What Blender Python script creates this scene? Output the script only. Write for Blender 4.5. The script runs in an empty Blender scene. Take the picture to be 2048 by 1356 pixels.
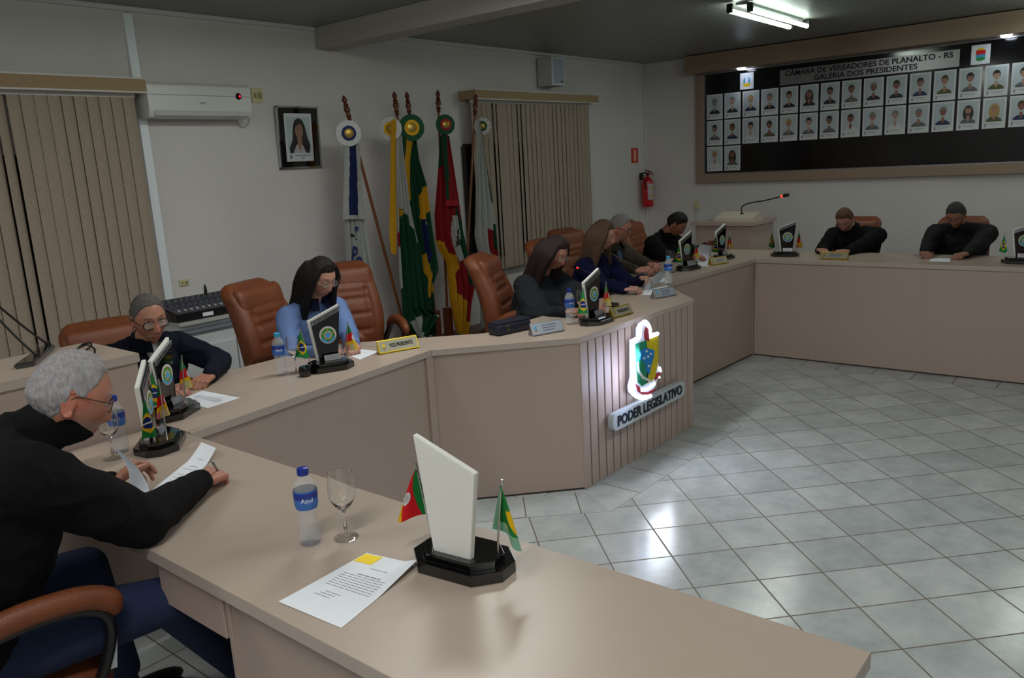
import bpy, bmesh, math, random
import numpy as np
from mathutils import Vector, Matrix, noise
random.seed(7)
PI = math.pi
S = bpy.context.scene
COL = S.collection
# ------------------------------------------------------------------ camera
FPX = 1615.0
def _cam_rot():
    yaw, pit, rol = math.radians(40.2), math.radians(-12.2), math.radians(-3.2)
    f = Vector((math.cos(pit)*math.cos(yaw), math.cos(pit)*math.sin(yaw), math.sin(pit)))
    r = Vector((math.sin(yaw), -math.cos(yaw), 0)); u = r.cross(f)
    r2 = r*math.cos(rol)+u*math.sin(rol); u2 = -r*math.sin(rol)+u*math.cos(rol)
    return Matrix((r2, u2, -f)).transposed()
CR = _cam_rot(); CL = Vector((0, 0, 1.89))
cd = bpy.data.cameras.new('camera'); cam = bpy.data.objects.new('camera', cd); COL.objects.link(cam)
cam.matrix_world = Matrix.Translation(CL) @ CR.to_4x4()
cd.sensor_width = 36; cd.lens = FPX/2048*36; cd.clip_start = .05
S.camera = cam
# ------------------------------------------------------------------ world, exposure, lamps
S.view_settings.view_transform = 'Standard'; S.view_settings.look = 'None'
S.view_settings.gamma = 1; S.view_settings.exposure = 0.0
w = bpy.data.worlds.new('world'); S.world = w; w.use_nodes = True
w.node_tree.nodes['Background'].inputs[0].default_value = (.6, .7, .8, 1)
w.node_tree.nodes['Background'].inputs[1].default_value = 0.02
TUBES = [((6.9, 3.12), (8.5, 3.17), 7.5), ((2.4, 3.05), (4.0, 3.07), 31), ((2.6, .2), (4.2, .22), 20), ((-.9, .9), (.7, .92), 27),  # second tube is added out of view to brighten the back wall
         ((-1.6, 3.4), (0, 3.42), 22), ((8.3, .95), (9.9, .97), 3), ((-.9, -2.6), (.7, -2.6), 30), ((6.4, -2.4), (8.0, -2.4), 4)]
def area(name, loc, size, energy, color=(1, 1, 1), rot=(0, 0, 0)):
    l = bpy.data.lights.new(name, 'AREA'); l.shape = 'RECTANGLE'; l.size, l.size_y = size
    l.energy = energy; l.color = color
    o = bpy.data.objects.new(name, l); COL.objects.link(o); o.location = loc; o.rotation_euler = rot
    return o
CEIL = 3.14
for a, b, e in TUBES:
    area('tube_light', ((a[0]+b[0])/2, (a[1]+b[1])/2, CEIL-.115), (1.5, .14), e, (1, .97, .965))
# ------------------------------------------------------------------ pixel -> point helpers (2048x1356 frame)
def ray(x, y): return (CR @ Vector((x-1024, -(y-678), -FPX))).normalized()
def PZ(x, y, z): v = ray(x, y); return CL+v*((z-CL.z)/v.z)
def PY(x, y, Y): v = ray(x, y); return CL+v*(Y/v.y)
def PXX(x, y, X): v = ray(x, y); return CL+v*(X/v.x)
# ------------------------------------------------------------------ materials
def lin(c):
    c = c/255.0
    return c/12.92 if c <= .04045 else ((c+.055)/1.055)**2.4
def L3(c): return (lin(c[0]), lin(c[1]), lin(c[2]), 1)
MATS = {}
def mat(name, c=(128, 128, 128), rough=.5, metal=0, bump=0, bscale=200, var=0, vscale=8, emit=0, trans=0, coat=0, stretch=None, spec=None, alpha=1, ior=None, sheen=0):
    if name in MATS: return MATS[name]
    m = bpy.data.materials.new(name); m.use_nodes = True; nt = m.node_tree; b = nt.nodes['Principled BSDF']
    b.inputs['Base Color'].default_value = L3(c); b.inputs['Roughness'].default_value = rough
    b.inputs['Metallic'].default_value = metal
    if coat: b.inputs['Coat Weight'].default_value = coat; b.inputs['Coat Roughness'].default_value = .05
    if trans: b.inputs['Transmission Weight'].default_value = trans
    if ior: b.inputs['IOR'].default_value = ior
    if spec is not None: b.inputs['Specular IOR Level'].default_value = spec
    if sheen: b.inputs['Sheen Weight'].default_value = sheen
    if alpha < 1: b.inputs['Alpha'].default_value = alpha
    if emit:
        b.inputs['Emission Color'].default_value = L3(c); b.inputs['Emission Strength'].default_value = emit
    if bump or var:
        tc = nt.nodes.new('ShaderNodeTexCoord'); src = tc.outputs['Object']
        if stretch:
            mp = nt.nodes.new('ShaderNodeMapping'); mp.inputs['Scale'].default_value = stretch
            nt.links.new(src, mp.inputs[0]); src = mp.outputs[0]
    if bump:
        n = nt.nodes.new('ShaderNodeTexNoise'); n.inputs['Scale'].default_value = bscale; n.inputs['Detail'].default_value = 4
        nt.links.new(src, n.inputs[0]); bp = nt.nodes.new('ShaderNodeBump'); bp.inputs['Strength'].default_value = bump
        bp.inputs['Distance'].default_value = .01
        nt.links.new(n.outputs['Fac'], bp.inputs['Height']); nt.links.new(bp.outputs[0], b.inputs['Normal'])
    if var:
        n = nt.nodes.new('ShaderNodeTexNoise'); n.inputs['Scale'].default_value = vscale; n.inputs['Detail'].default_value = 5
        nt.links.new(src, n.inputs[0]); hs = nt.nodes.new('ShaderNodeMixRGB'); hs.blend_type = 'MULTIPLY'
        rp = nt.nodes.new('ShaderNodeValToRGB'); rp.color_ramp.elements[0].color = (1-var,)*3+(1,); rp.color_ramp.elements[1].color = (1+var*.4,)*3+(1,)
        rp.color_ramp.elements[0].position = .3; rp.color_ramp.elements[1].position = .7
        nt.links.new(n.outputs['Fac'], rp.inputs[0]); hs.inputs[0].default_value = 1; hs.inputs[1].default_value = L3(c)
        nt.links.new(rp.outputs[0], hs.inputs[2]); nt.links.new(hs.outputs[0], b.inputs['Base Color'])
    MATS[name] = m; return m
def tile_mat():
    m = bpy.data.materials.new('floor_tile'); m.use_nodes = True; nt = m.node_tree; b = nt.nodes['Principled BSDF']
    N = nt.nodes.new; Lk = nt.links.new
    uv = N('ShaderNodeTexCoord'); sep = N('ShaderNodeSeparateXYZ'); Lk(uv.outputs['UV'], sep.inputs[0])
    ds = []; cells = []
    for ax in 'XY':
        d = N('ShaderNodeMath'); d.operation = 'DIVIDE'; d.inputs[1].default_value = .3035; Lk(sep.outputs[ax], d.inputs[0])
        fl = N('ShaderNodeMath'); fl.operation = 'FLOOR'; Lk(d.outputs[0], fl.inputs[0]); cells.append(fl)
        fr = N('ShaderNodeMath'); fr.operation = 'FRACT'; Lk(d.outputs[0], fr.inputs[0])
        s = N('ShaderNodeMath'); s.operation = 'SUBTRACT'; s.inputs[1].default_value = .5; Lk(fr.outputs[0], s.inputs[0])
        a = N('ShaderNodeMath'); a.operation = 'ABSOLUTE'; Lk(s.outputs[0], a.inputs[0]); ds.append(a)
    mx = N('ShaderNodeMath'); mx.operation = 'MAXIMUM'; Lk(ds[0].outputs[0], mx.inputs[0]); Lk(ds[1].outputs[0], mx.inputs[1])
    mr = N('ShaderNodeMapRange'); mr.inputs[1].default_value = .485; mr.inputs[2].default_value = .492; Lk(mx.outputs[0], mr.inputs[0])
    cb = N('ShaderNodeCombineXYZ'); Lk(cells[0].outputs[0], cb.inputs[0]); Lk(cells[1].outputs[0], cb.inputs[1])
    wn = N('ShaderNodeTexWhiteNoise'); Lk(cb.outputs[0], wn.inputs[0])
    no = N('ShaderNodeTexNoise'); no.inputs['Scale'].default_value = 5; no.inputs['Detail'].default_value = 7; no.inputs['Roughness'].default_value = .65
    Lk(uv.outputs['Object'], no.inputs[0])
    ad = N('ShaderNodeMath'); ad.operation = 'MULTIPLY_ADD'; ad.inputs[1].default_value = .25; Lk(wn.outputs['Value'], ad.inputs[0]); Lk(no.outputs['Fac'], ad.inputs[2])
    rp = N('ShaderNodeValToRGB'); e = rp.color_ramp.elements
    e[0].position = .35; e[0].color = L3((150, 157, 157)); e[1].position = .85; e[1].color = L3((186, 191, 190)); Lk(ad.outputs[0], rp.inputs[0])
    mi = N('ShaderNodeMixRGB'); mi.inputs[2].default_value = L3((104, 94, 80)); Lk(rp.outputs[0], mi.inputs[1]); Lk(mr.outputs[0], mi.inputs[0])
    Lk(mi.outputs[0], b.inputs['Base Color'])
    rr = N('ShaderNodeMapRange'); rr.inputs[3].default_value = .2; rr.inputs[4].default_value = .7; Lk(mr.outputs[0], rr.inputs[0]); Lk(rr.outputs[0], b.inputs['Roughness'])
    bp = N('ShaderNodeBump'); bp.invert = True; bp.inputs['Strength'].default_value = .3; bp.inputs['Distance'].default_value = .002; Lk(mr.outputs[0], bp.inputs['Height']); Lk(bp.outputs[0], b.inputs['Normal'])
    return m
def stripe_mat(name, c, axis, period, depth, rough=.6, dark=.82, width=.06, freq_noise=0):
    m = bpy.data.materials.new(name); m.use_nodes = True; nt = m.node_tree; b = nt.nodes['Principled BSDF']; N = nt.nodes.new; Lk = nt.links.new
    tc = N('ShaderNodeTexCoord'); sep = N('ShaderNodeSeparateXYZ'); Lk(tc.outputs['Object'], sep.inputs[0])
    d = N('ShaderNodeMath'); d.operation = 'DIVIDE'; d.inputs[1].default_value = period; Lk(sep.outputs[axis], d.inputs[0])
    fr = N('ShaderNodeMath'); fr.operation = 'FRACT'; Lk(d.outputs[0], fr.inputs[0])
    mr = N('ShaderNodeMath'); mr.operation = 'LESS_THAN'; mr.inputs[1].default_value = width; Lk(fr.outputs[0], mr.inputs[0])
    mi = N('ShaderNodeMixRGB'); mi.inputs[1].default_value = L3(c); mi.inputs[2].default_value = L3([k*dark for k in c]); Lk(mr.outputs[0], mi.inputs[0])
    Lk(mi.outputs[0], b.inputs['Base Color']); b.inputs['Roughness'].default_value = rough
    bp = N('ShaderNodeBump'); bp.invert = True; bp.inputs['Strength'].default_value = depth; bp.inputs['Distance'].default_value = .004; Lk(mr.outputs[0], bp.inputs['Height']); Lk(bp.outputs[0], b.inputs['Normal'])
    MATS[name] = m; return m
WALL = mat('wall_paint', (216, 210, 208), .85, bump=.35, bscale=60, var=.04, vscale=2)
MDF = mat('beige_laminate', (180, 160, 149), .42, var=.02, vscale=160)
MDFT = mat('beige_laminate_top', (172, 156, 142), .33, var=.02, vscale=160)
MDFE = mat('pale_edge_band', (182, 168, 158), .4)
GROOVE = mat('panel_groove', (96, 82, 70), .7)
WHITE = mat('white_gloss', (226, 226, 220), .25)
PWHITE = mat('white_plastic', (214, 214, 210), .4)
PAPER = mat('paper', (226, 230, 236), .8)
BLACKG = mat('black_gloss', (8, 8, 9), .08, coat=.5)
BLACK = mat('black_plastic', (16, 16, 17), .4)
CHROME = mat('chrome', (200, 200, 202), .15, 1)
SILVER = mat('brushed_silver', (150, 150, 152), .35, .8)
GOLD = mat('gold_metal', (168, 142, 30), .3, .7)
LEATHER = mat('brown_leather', (116, 60, 30), .5, bump=.25, bscale=140, var=.18, vscale=9)
INK = mat('ink', (34, 34, 40), .8)
GREYINK = mat('grey_ink', (130, 132, 140), .8)
GREEN = mat('flag_green', (34, 146, 70), .75); YEL = mat('flag_yellow', (236, 200, 20), .75); REDF = mat('flag_red', (222, 30, 40), .75)
BLUEF = mat('flag_blue', (24, 48, 130), .75); WHF = mat('flag_white', (222, 222, 222), .8)
SKYB = mat('crest_blue', (60, 160, 215), .5)
WOOD = mat('dark_turned_wood', (92, 44, 22), .35, var=.3, vscale=20)
POLE = mat('pole_wood', (122, 72, 34), .35, var=.2, vscale=20)
GLASS = mat('clear_glass', (255, 255, 255), .02, trans=1, ior=1.45)
WATER = mat('water', (226, 234, 242), .05, alpha=.06)
PET = mat('bottle_plastic', (240, 244, 250), .05, alpha=.1)
# ------------------------------------------------------------------ object helpers
def mesh_obj(name, bm, m=None, parent=None, smooth=False, loc=None):
    me = bpy.data.meshes.new(name); bmesh.ops.recalc_face_normals(bm, faces=bm.faces[:]); bm.to_mesh(me); bm.free()
    o = bpy.data.objects.new(name, me); COL.objects.link(o)
    if m is not None:
        for k in (m if isinstance(m, (list, tuple)) else [m]): me.materials.append(k)
    if smooth is True: me.polygons.foreach_set('use_smooth', [True]*len(me.polygons))
    elif smooth: me.set_sharp_from_angle(angle=smooth); me.polygons.foreach_set('use_smooth', [True]*len(me.polygons)); me.set_sharp_from_angle(angle=smooth)
    if parent is not None: o.parent = parent
    if loc is not None: o.location = loc
    return o
def thing(name, label, cat, loc=(0, 0, 0), rz=0, group=None):
    o = bpy.data.objects.new(name, None); COL.objects.link(o); o.empty_display_size = .05
    o.location = loc; o.rotation_euler = (0, 0, rz); o['label'] = label; o['category'] = cat
    if group: o['group'] = group
    return o
def tag(o, label, cat, group=None, kind=None):
    o['label'] = label; o['category'] = cat
    if group: o['group'] = group
    if kind: o['kind'] = kind
    return o
def struct(o): o['kind'] = 'structure'; return o
def dup(root, loc=None, rz=None, label=None, parent=None):
    r = root.copy(); COL.objects.link(r)
    if parent is not None: r.parent = parent
    if loc is not None: r.location = loc
    if rz is not None: r.rotation_euler = (0, 0, rz)
    if label: r['label'] = label
    for ch in list(root.children): dup(ch, parent=r)
    return r
def box(bm, c, s, rot=None, mi=0, bevel=0, seg=2):
    r = bmesh.ops.create_cube(bm, size=1); vs = r['verts']
    for v in vs: v.co = Vector((v.co.x*s[0], v.co.y*s[1], v.co.z*s[2]))
    fs = set(f for v in vs for f in v.link_faces)
    if bevel:
        es = list(set(e for v in vs for e in v.link_edges))
        rb = bmesh.ops.bevel(bm, geom=es, offset=bevel, segments=seg, profile=.5, affect='EDGES', clamp_overlap=True)
        vs = [v for v in rb['verts']]; fs = set(f for v in vs for f in v.link_faces)
        vs = list(set(v for f in fs for v in f.verts))
    for f in fs: f.material_index = mi
    M = rot if rot is not None else Matrix.Identity(3)
    for v in vs: v.co = M @ v.co + Vector(c)
    return vs
def lathe(bm, prof, seg=24, c=(0, 0, 0), M=None, mi=0, cap=True):
    rows = []
    for r, z in prof:
        rows.append([bm.verts.new((r*math.cos(2*PI*k/seg), r*math.sin(2*PI*k/seg), z)) for k in range(seg)])
    for i in range(len(rows)-1):
        for k in range(seg):
            f = bm.faces.new((rows[i][k], rows[i][(k+1) % seg], rows[i+1][(k+1) % seg], rows[i+1][k])); f.material_index = mi
    if cap:
        for rr in (rows[0][::-1], rows[-1]):
            f = bm.faces.new(rr); f.material_index = mi
    vs = [v for r in rows for v in r]
    M = M if M is not None else Matrix.Identity(3)
    for v in vs: v.co = M @ v.co+Vector(c)
    return vs
def frame_of(t):
    t = Vector(t).normalized(); a = Vector((0, 0, 1)) if abs(t.z) < .9 else Vector((1, 0, 0))
    x = t.cross(a).normalized(); y = t.cross(x).normalized(); return Matrix((x, y, t)).transposed()
def tube(bm, pts, r, seg=10, mi=0, flat=1.0, cap=True):
    pts = [Vector(p) for p in pts]; n = len(pts); rs = r if isinstance(r, (list, tuple)) else [r]*n
    rows = []; prev = None
    for i, p in enumerate(pts):
        t = (pts[min(i+1, n-1)]-pts[max(i-1, 0)]).normalized()
        if prev is None: F = frame_of(t); x = F.col[0].copy()
        else: x = (prev-t*prev.dot(t)).normalized()
        y = t.cross(x); prev = x
        rows.append([bm.verts.new(p+x*math.cos(2*PI*k/seg)*rs[i]+y*math.sin(2*PI*k/seg)*rs[i]*flat) for k in range(seg)])
    for i in range(n-1):
        for k in range(seg):
            f = bm.faces.new((rows[i][k], rows[i][(k+1) % seg], rows[i+1][(k+1) % seg], rows[i+1][k])); f.material_index = mi
    if cap:
        for rr in (rows[0][::-1], rows[-1]): bm.faces.new(rr).material_index = mi
    return [v for r_ in rows for v in r_]
def spline(pts, n=8):
    pts = [Vector(p) for p in pts]; out = []
    for i in range(len(pts)-1):
        p0 = pts[max(i-1, 0)]; p1 = pts[i]; p2 = pts[i+1]; p3 = pts[min(i+2, len(pts)-1)]
        for k in range(n):
            t = k/n
            out.append(.5*((2*p1)+(p2-p0)*t+(2*p0-5*p1+4*p2-p3)*t*t+(-p0+3*p1-3*p2+p3)*t**3))
    out.append(pts[-1]); return out
def prism(bm, pts, z0, z1, mi=0, top_mi=None):
    a = [bm.verts.new((p[0], p[1], z0)) for p in pts]; b = [bm.verts.new((p[0], p[1], z1)) for p in pts]
    f = bm.faces.new(a[::-1]); f.material_index = mi
    f = bm.faces.new(b); f.material_index = mi if top_mi is None else top_mi
    n = len(pts)
    for k in range(n):
        bm.faces.new((a[k], a[(k+1) % n], b[(k+1) % n], b[k])).material_index = mi
    return a+b
def ellipse(cx, cy, rx, ry, n=24, a0=0, a1=2*PI):
    full = abs(a1-a0-2*PI) < 1e-6
    return [(cx+rx*math.cos(a0+(a1-a0)*k/(n if full else n-1)), cy+ry*math.sin(a0+(a1-a0)*k/(n if full else n-1))) for k in range(n)]
def rect(x0, y0, x1, y1): return [(x0, y0), (x1, y0), (x1, y1), (x0, y1)]
def flat(name, shapes, parent=None, M=None, th=.0006, base=.001):
    """shapes = (pts2d, material, layer): thin stacked plates, local plane XZ facing -Y"""
    bm = bmesh.new(); ms = []
    for pts, m, ly in shapes:
        if m not in ms: ms.append(m)
        vs = prism(bm, pts, 0, base+th*ly, ms.index(m))
        for v in vs: v.co = Vector((v.co.x, -v.co.z, v.co.y))
    if M is not None: bmesh.ops.transform(bm, matrix=M, verts=bm.verts[:])
    return mesh_obj(name, bm, ms, parent)
def text_mesh(name, s, size, ext, m, parent=None, M=None, width=None, align='CENTER', bold=0):
    c = bpy.data.curves.new(name, 'FONT'); c.body = s; c.size = size; c.extrude = ext; c.align_x = align; c.align_y = 'CENTER'; c.resolution_u = 3; c.offset = bold
    o = bpy.data.objects.new(name, c); COL.objects.link(o)
    dg = bpy.context.evaluated_depsgraph_get(); me = bpy.data.meshes.new_from_object(o.evaluated_get(dg)); bpy.data.objects.remove(o)
    xs = [v.co.x for v in me.vertices]; k = 1
    if width and xs: k = width/(max(xs)-min(xs))
    R = Matrix.Rotation(PI/2, 4, 'X')
    me.transform(R @ Matrix.Diagonal((k, 1, 1, 1)))
    if M is not None: me.transform(M)
    me.materials.clear(); me.materials.append(m)
    o = bpy.data.objects.new(name, me); COL.objects.link(o); o.parent = parent
    return o
T = Matrix.Translation
def RX(a): return Matrix.Rotation(a, 4, 'X')
def RY(a): return Matrix.Rotation(a, 4, 'Y')
def RZ(a): return Matrix.Rotation(a, 4, 'Z')
def face_yaw(nx, ny): return math.atan2(nx, -ny)     # rotation that turns local -Y to (nx,ny)
#@@ROOM
# ================================================================== ROOM
TILE = tile_mat()
def floor_poly(bm, uvl, pts, org, ang, z=0):
    vs = [bm.verts.new((p[0], p[1], z)) for p in pts]; f = bm.faces.new(vs)
    c, s = math.cos(ang), math.sin(ang)
    for l in f.loops:
        x, y = l.vert.co.x-org[0], l.vert.co.y-org[1]; l[uvl].uv = (x*c+y*s, -x*s+y*c)
    if f.normal.z < 0: f.normal_flip()
bm = bmesh.new(); uvl = bm.loops.layers.uv.new('UVMap')
A0 = (1.2, .2); edge = [(1.8, .2), (1.8, 2.72), (2.95, 2.86), (3.47, 2.285), (5.14, 2.285), (5.68, 2.84), (6.93, 2.84), (6.93, .2)]
base = [(1.45, .2), (1.45, 3.0), (3.03, 3.15), (3.62, 2.56), (4.98, 2.56), (5.52, 3.12), (7.25, 3.12), (7.25, .2)]
floor_poly(bm, uvl, edge, (3.417, 1.56), math.radians(-43))
for k in range(len(edge)-1):
    d = Vector((edge[k+1][0]-edge[k][0], edge[k+1][1]-edge[k][1])); a = math.atan2(d.y, d.x)
    floor_poly(bm, uvl, [base[k], edge[k], edge[k+1], base[k+1]], (edge[k][0], edge[k][1]), a)
floor_poly(bm, uvl, [(1.45, .2), (1.45, -5), (7.25, -5), (7.25, .2)], (3.417, 1.56), math.radians(-43))
floor_poly(bm, uvl, [(-3, -5), (1.45, -5), (1.45, 6), (-3, 6)], (0, 0), 0)
floor_poly(bm, uvl, [(7.25, -5), (10.25, -5), (10.25, 6), (7.25, 6)], (0, 0), 0)
floor_poly(bm, uvl, [(1.45, 3.0), (3.03, 3.15), (3.62, 2.56), (4.98, 2.56), (5.52, 3.12), (7.25, 3.12), (7.25, 6), (1.45, 6)], (0, 0), 0)
o = mesh_obj('floor', bm, TILE); struct(o)
DZ = .12
bm = bmesh.new(); uvl = bm.loops.layers.uv.new('UVMap')
dais = [(-1.5, .55), (1.45, .55), (1.45, 3.03), (3.04, 3.2), (3.64, 2.62), (4.97, 2.62), (5.5, 3.17), (7.2, 3.17), (7.2, .55), (10.24, .55), (10.24, 5.99), (-1.5, 5.99)]
prism(bm, dais, 0.0, DZ)
bmesh.ops.recalc_face_normals(bm, faces=bm.faces[:])
for f in bm.faces:
    for l in f.loops: l[uvl].uv = (l.vert.co.x-.04, l.vert.co.y+l.vert.co.z+.06)
struct(mesh_obj('floor', bm, TILE))
def wall(name, c, s, m=WALL):
    bm = bmesh.new(); box(bm, c, s, bevel=0); return struct(mesh_obj(name, bm, m))
wall('wall_back', (3.6, 6.05, 1.57), (13.4, .1, 3.16))
wall('wall_right', (10.3, .5, 1.57), (.1, 11.2, 3.16))
wall('wall_left', (-3.05, .5, 1.57), (.1, 11.2, 3.16))
wall('wall_front', (3.6, -5.05, 1.57), (13.4, .1, 3.16))
CEM = stripe_mat('ceiling_planks', (132, 132, 128), 'Y', .1, .5, .38, .7, .08)
wall('ceiling', (3.6, .5, CEIL+.03), (13.3, 11.1, .06), CEM)
BEAMM = mat('beam_paint', (172, 166, 158), .8)
bm = bmesh.new(); box(bm, (4.79, .5, CEIL-.09), (.24, 10.99, .18), bevel=.006); struct(mesh_obj('trim_1', bm, BEAMM))
CORN = mat('white_trim', (205, 205, 202), .6)
for n, (x0, x1) in enumerate(((-3, 4.66), (4.92, 10.24))):
    bm = bmesh.new(); box(bm, ((x0+x1)/2, 5.982, CEIL-.017), (x1-x0, .036, .034), bevel=.005); struct(mesh_obj('trim_%d' % (n+2), bm, CORN))
bm = bmesh.new(); box(bm, (10.232, .5, CEIL-.012), (.03, 10.9, .024), bevel=.004); struct(mesh_obj('trim_4', bm, CORN))
bm = bmesh.new(); box(bm, (3.02, 5.985, 1.55), (.065, .03, 3.08), bevel=.004); struct(mesh_obj('trim_5', bm, mat('cool_white_trim', (244, 250, 255), .4)))
bm = bmesh.new(); box(bm, (10.235, 5.985, 1.55), (.03, .03, 3.08), bevel=.008); struct(mesh_obj('trim_6', bm, WALL))
NIGHT = mat('night_glass', (10, 12, 15), .08); WFR = mat('dark_window_frame', (40, 32, 28), .4)
for n, (x0, x1) in enumerate(((-.9, 2.8), (6.46, 8.55))):
    bm = bmesh.new(); box(bm, ((x0+x1)/2, 5.988, 1.5), (x1-x0, .02, 1.2))
    o = struct(mesh_obj('window_%d' % (n+1), bm, NIGHT))
    bm = bmesh.new()
    for zz in (.9, 2.1): box(bm, ((x0+x1)/2, 5.98, zz), (x1-x0, .035, .05))
    for q in range(5): box(bm, (x0+(x1-x0)*q/4, 5.979, 1.5), (.045, .034, 1.2))
    mesh_obj('window_frame', bm, WFR, o)
# ------------------------------------------------------------------ vertical blinds
VANE = mat('blind_fabric', (168, 152, 136), .9, bump=.3, bscale=90, var=.16, vscale=70, stretch=(1, 1, 3))
VAL = mat('valance_fabric', (166, 140, 108), .85, var=.12, vscale=60); VALE = mat('valance_edge', (206, 200, 192), .5)
def blind(label, x0, x1, y, zt, zb, yv, open_at=(), ang=24):
    t = thing('vertical_blind', label, 'blinds', ((x0+x1)/2, y, zt)); X0, X1 = x0-t.location.x, x1-t.location.x
    bm = bmesh.new(); n = int(round((x1-x0)/.083)); rnd = random.Random(3)
    for k in range(n):
        cx = X0+(k+.5)*(X1-X0)/n; a = math.radians(ang+rnd.uniform(-4, 4)+(20 if k in open_at else 0)); rows = []
        for zz in (-.03, -(zt-zb)):
            row = []
            for q in range(5):
                u = (q/4-.5)*.089; bow = .011*(1-(2*q/4-1)**2)
                row.append((cx+u*math.cos(a)+bow*math.sin(a), u*math.sin(a)-bow*math.cos(a), zz))
            rows.append(row)
        F = [[[bm.verts.new((p[0]+dd*math.sin(a), p[1]+dd*math.cos(a), p[2])) for p in r] for r in rows] for dd in (0, .0012)]
        for L in F:
            for q in range(4): bm.faces.new((L[0][q], L[0][q+1], L[1][q+1], L[1][q]))
        for q in range(4):
            for r in (0, 1): bm.faces.new((F[0][r][q], F[0][r][q+1], F[1][r][q+1], F[1][r][q]))
        for q in (0, 4): bm.faces.new((F[0][0][q], F[0][1][q], F[1][1][q], F[1][0][q]))
    mesh_obj('vanes', bm, VANE, t, smooth=math.radians(40))
    yf = yv-y
    bm = bmesh.new(); box(bm, (0, (yf+6.0-y)/2-.001, .045), (x1-x0+.1, 5.998-yv, .09), bevel=.003); v = mesh_obj('valance', bm, VAL, t)
    bm = bmesh.new()
    for zz in (-.002, .092): box(bm, (0, yf-.003, zz), (x1-x0+.1, .012, .012))
    mesh_obj('edging', bm, VALE, v)
    bm = bmesh.new(); box(bm, (0, 0, -.015), (x1-x0, .03, .03)); mesh_obj('head_rail', bm, PWHITE, t)
    return t
blind('wide beige vertical blind at the left, beside the air conditioner', -.9, 2.93, 5.88, 2.53, .35, 5.78, (31, 35), 8)
blind('narrower beige vertical blind behind the flags and seated women', 6.5, 8.68, 5.88, 2.57, .75, 5.76, (4, 9), 5)
# ------------------------------------------------------------------ air conditioner
t = thing('air_conditioner', 'white split air conditioner with small round red display on the back wall', 'air conditioner', (3.4, 5.78, 2.36))
bm = bmesh.new(); prof = [(.21, .0), (.02, .0), (-.0, .05), (-.0, .225), (.03, .25), (.21, .25)]
a = [[bm.verts.new((sx, p[0], p[1])) for p in prof] for sx in (-.42, .42)]
bm.faces.new(a[0]); bm.faces.new(a[1][::-1])
for k in range(6): bm.faces.new((a[0][k], a[0][(k+1) % 6], a[1][(k+1) % 6], a[1][k]))
bmesh.ops.bevel(bm, geom=bm.edges[:], offset=.008, segments=3, affect='EDGES', profile=.5)
mesh_obj('housing', bm, PWHITE, t, smooth=math.radians(35))
bm = bmesh.new(); box(bm, (0, -.001, .158), (.82, .003, .003)); mesh_obj('panel_seam', bm, mat('seam_grey', (120, 122, 124), .6), t)
bm = bmesh.new(); box(bm, (0, .006, .03), (.76, .02, .045), rot=Matrix.Rotation(-.35, 3, 'X'), bevel=.004); mesh_obj('louvre', bm, mat('louvre_white', (196, 196, 193), .45), t)
bm = bmesh.new(); lathe(bm, [(.026, 0), (.024, .005)], 24, (.31, 0, .16), Matrix.Rotation(PI/2, 3, 'X')); d = mesh_obj('display', bm, BLACKG, t)
bm = bmesh.new(); lathe(bm, [(.009, 0), (.008, .002)], 16, (.318, -.0055, .16), Matrix.Rotation(PI/2, 3, 'X')); mesh_obj('indicator_light', bm, mat('red_lamp', (255, 40, 50), .5, emit=1.2), d)
bm = bmesh.new(); box(bm, (0, -.0015, .105), (.045, .002, .009)); mesh_obj('badge', bm, GREYINK, t)
bm = bmesh.new(); tube(bm, spline([(.38, .19, .0), (.42, .2, -.05), (.46, .21, -.06), (.51, .21, -.02), (.525, .21, .08), (.53, .21, .14)], 6), .003, 6)
mesh_obj('power_cord', bm, mat('cord_grey', (150, 148, 142), .6), t)
IV = mat('ivory_plastic', (206, 196, 150), .5)
def plate(label, x, z, w_, h_, parts=True, wallx=None):
    t = thing('wall_socket', label, 'socket', (x, 5.998, z))
    bm = bmesh.new(); box(bm, (0, -.006, 0), (w_, .012, h_), bevel=.003); p = mesh_obj('cover_plate', bm, IV, t)
    bm = bmesh.new(); box(bm, (-w_*.2, -.014, 0), (w_*.2, .008, h_*.35), bevel=.002); box(bm, (w_*.22, -.016, 0), (w_*.26, .014, h_*.4), bevel=.003); mesh_obj('sockets', bm, mat('ivory_dark', (150, 140, 100), .5), t)
    return t
plate('ivory wall socket with plug beside the air conditioner', 4.02, 2.555, .1, .115)
plate('small ivory wall socket low above the mixing desk', 3.167, 1.128, .075, .05)
# ------------------------------------------------------------------ speaker
t = thing('wall_speaker', 'white box loudspeaker mounted high on the back wall', 'speaker', (7.93, 5.88, 2.75))
bm = bmesh.new(); box(bm, (0, 0, .16), (.25, .22, .32), bevel=.012, seg=3); mesh_obj('cabinet', bm, mat('speaker_white', (214, 216, 220), .5), t, smooth=math.radians(40))
bm = bmesh.new(); box(bm, (0, -.112, .16), (.19, .008, .27), bevel=.003); g = mesh_obj('grille', bm, mat('grille_grey', (180, 190, 204), .7, bump=.6, bscale=400), t)
bm = bmesh.new(); box(bm, (.05, -.117, .045), (.05, .002, .012)); mesh_obj('badge', bm, INK, g)
bm = bmesh.new(); box(bm, (0, .11, .16), (.06, .02, .1)); mesh_obj('bracket', bm, BLACK, t)
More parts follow.
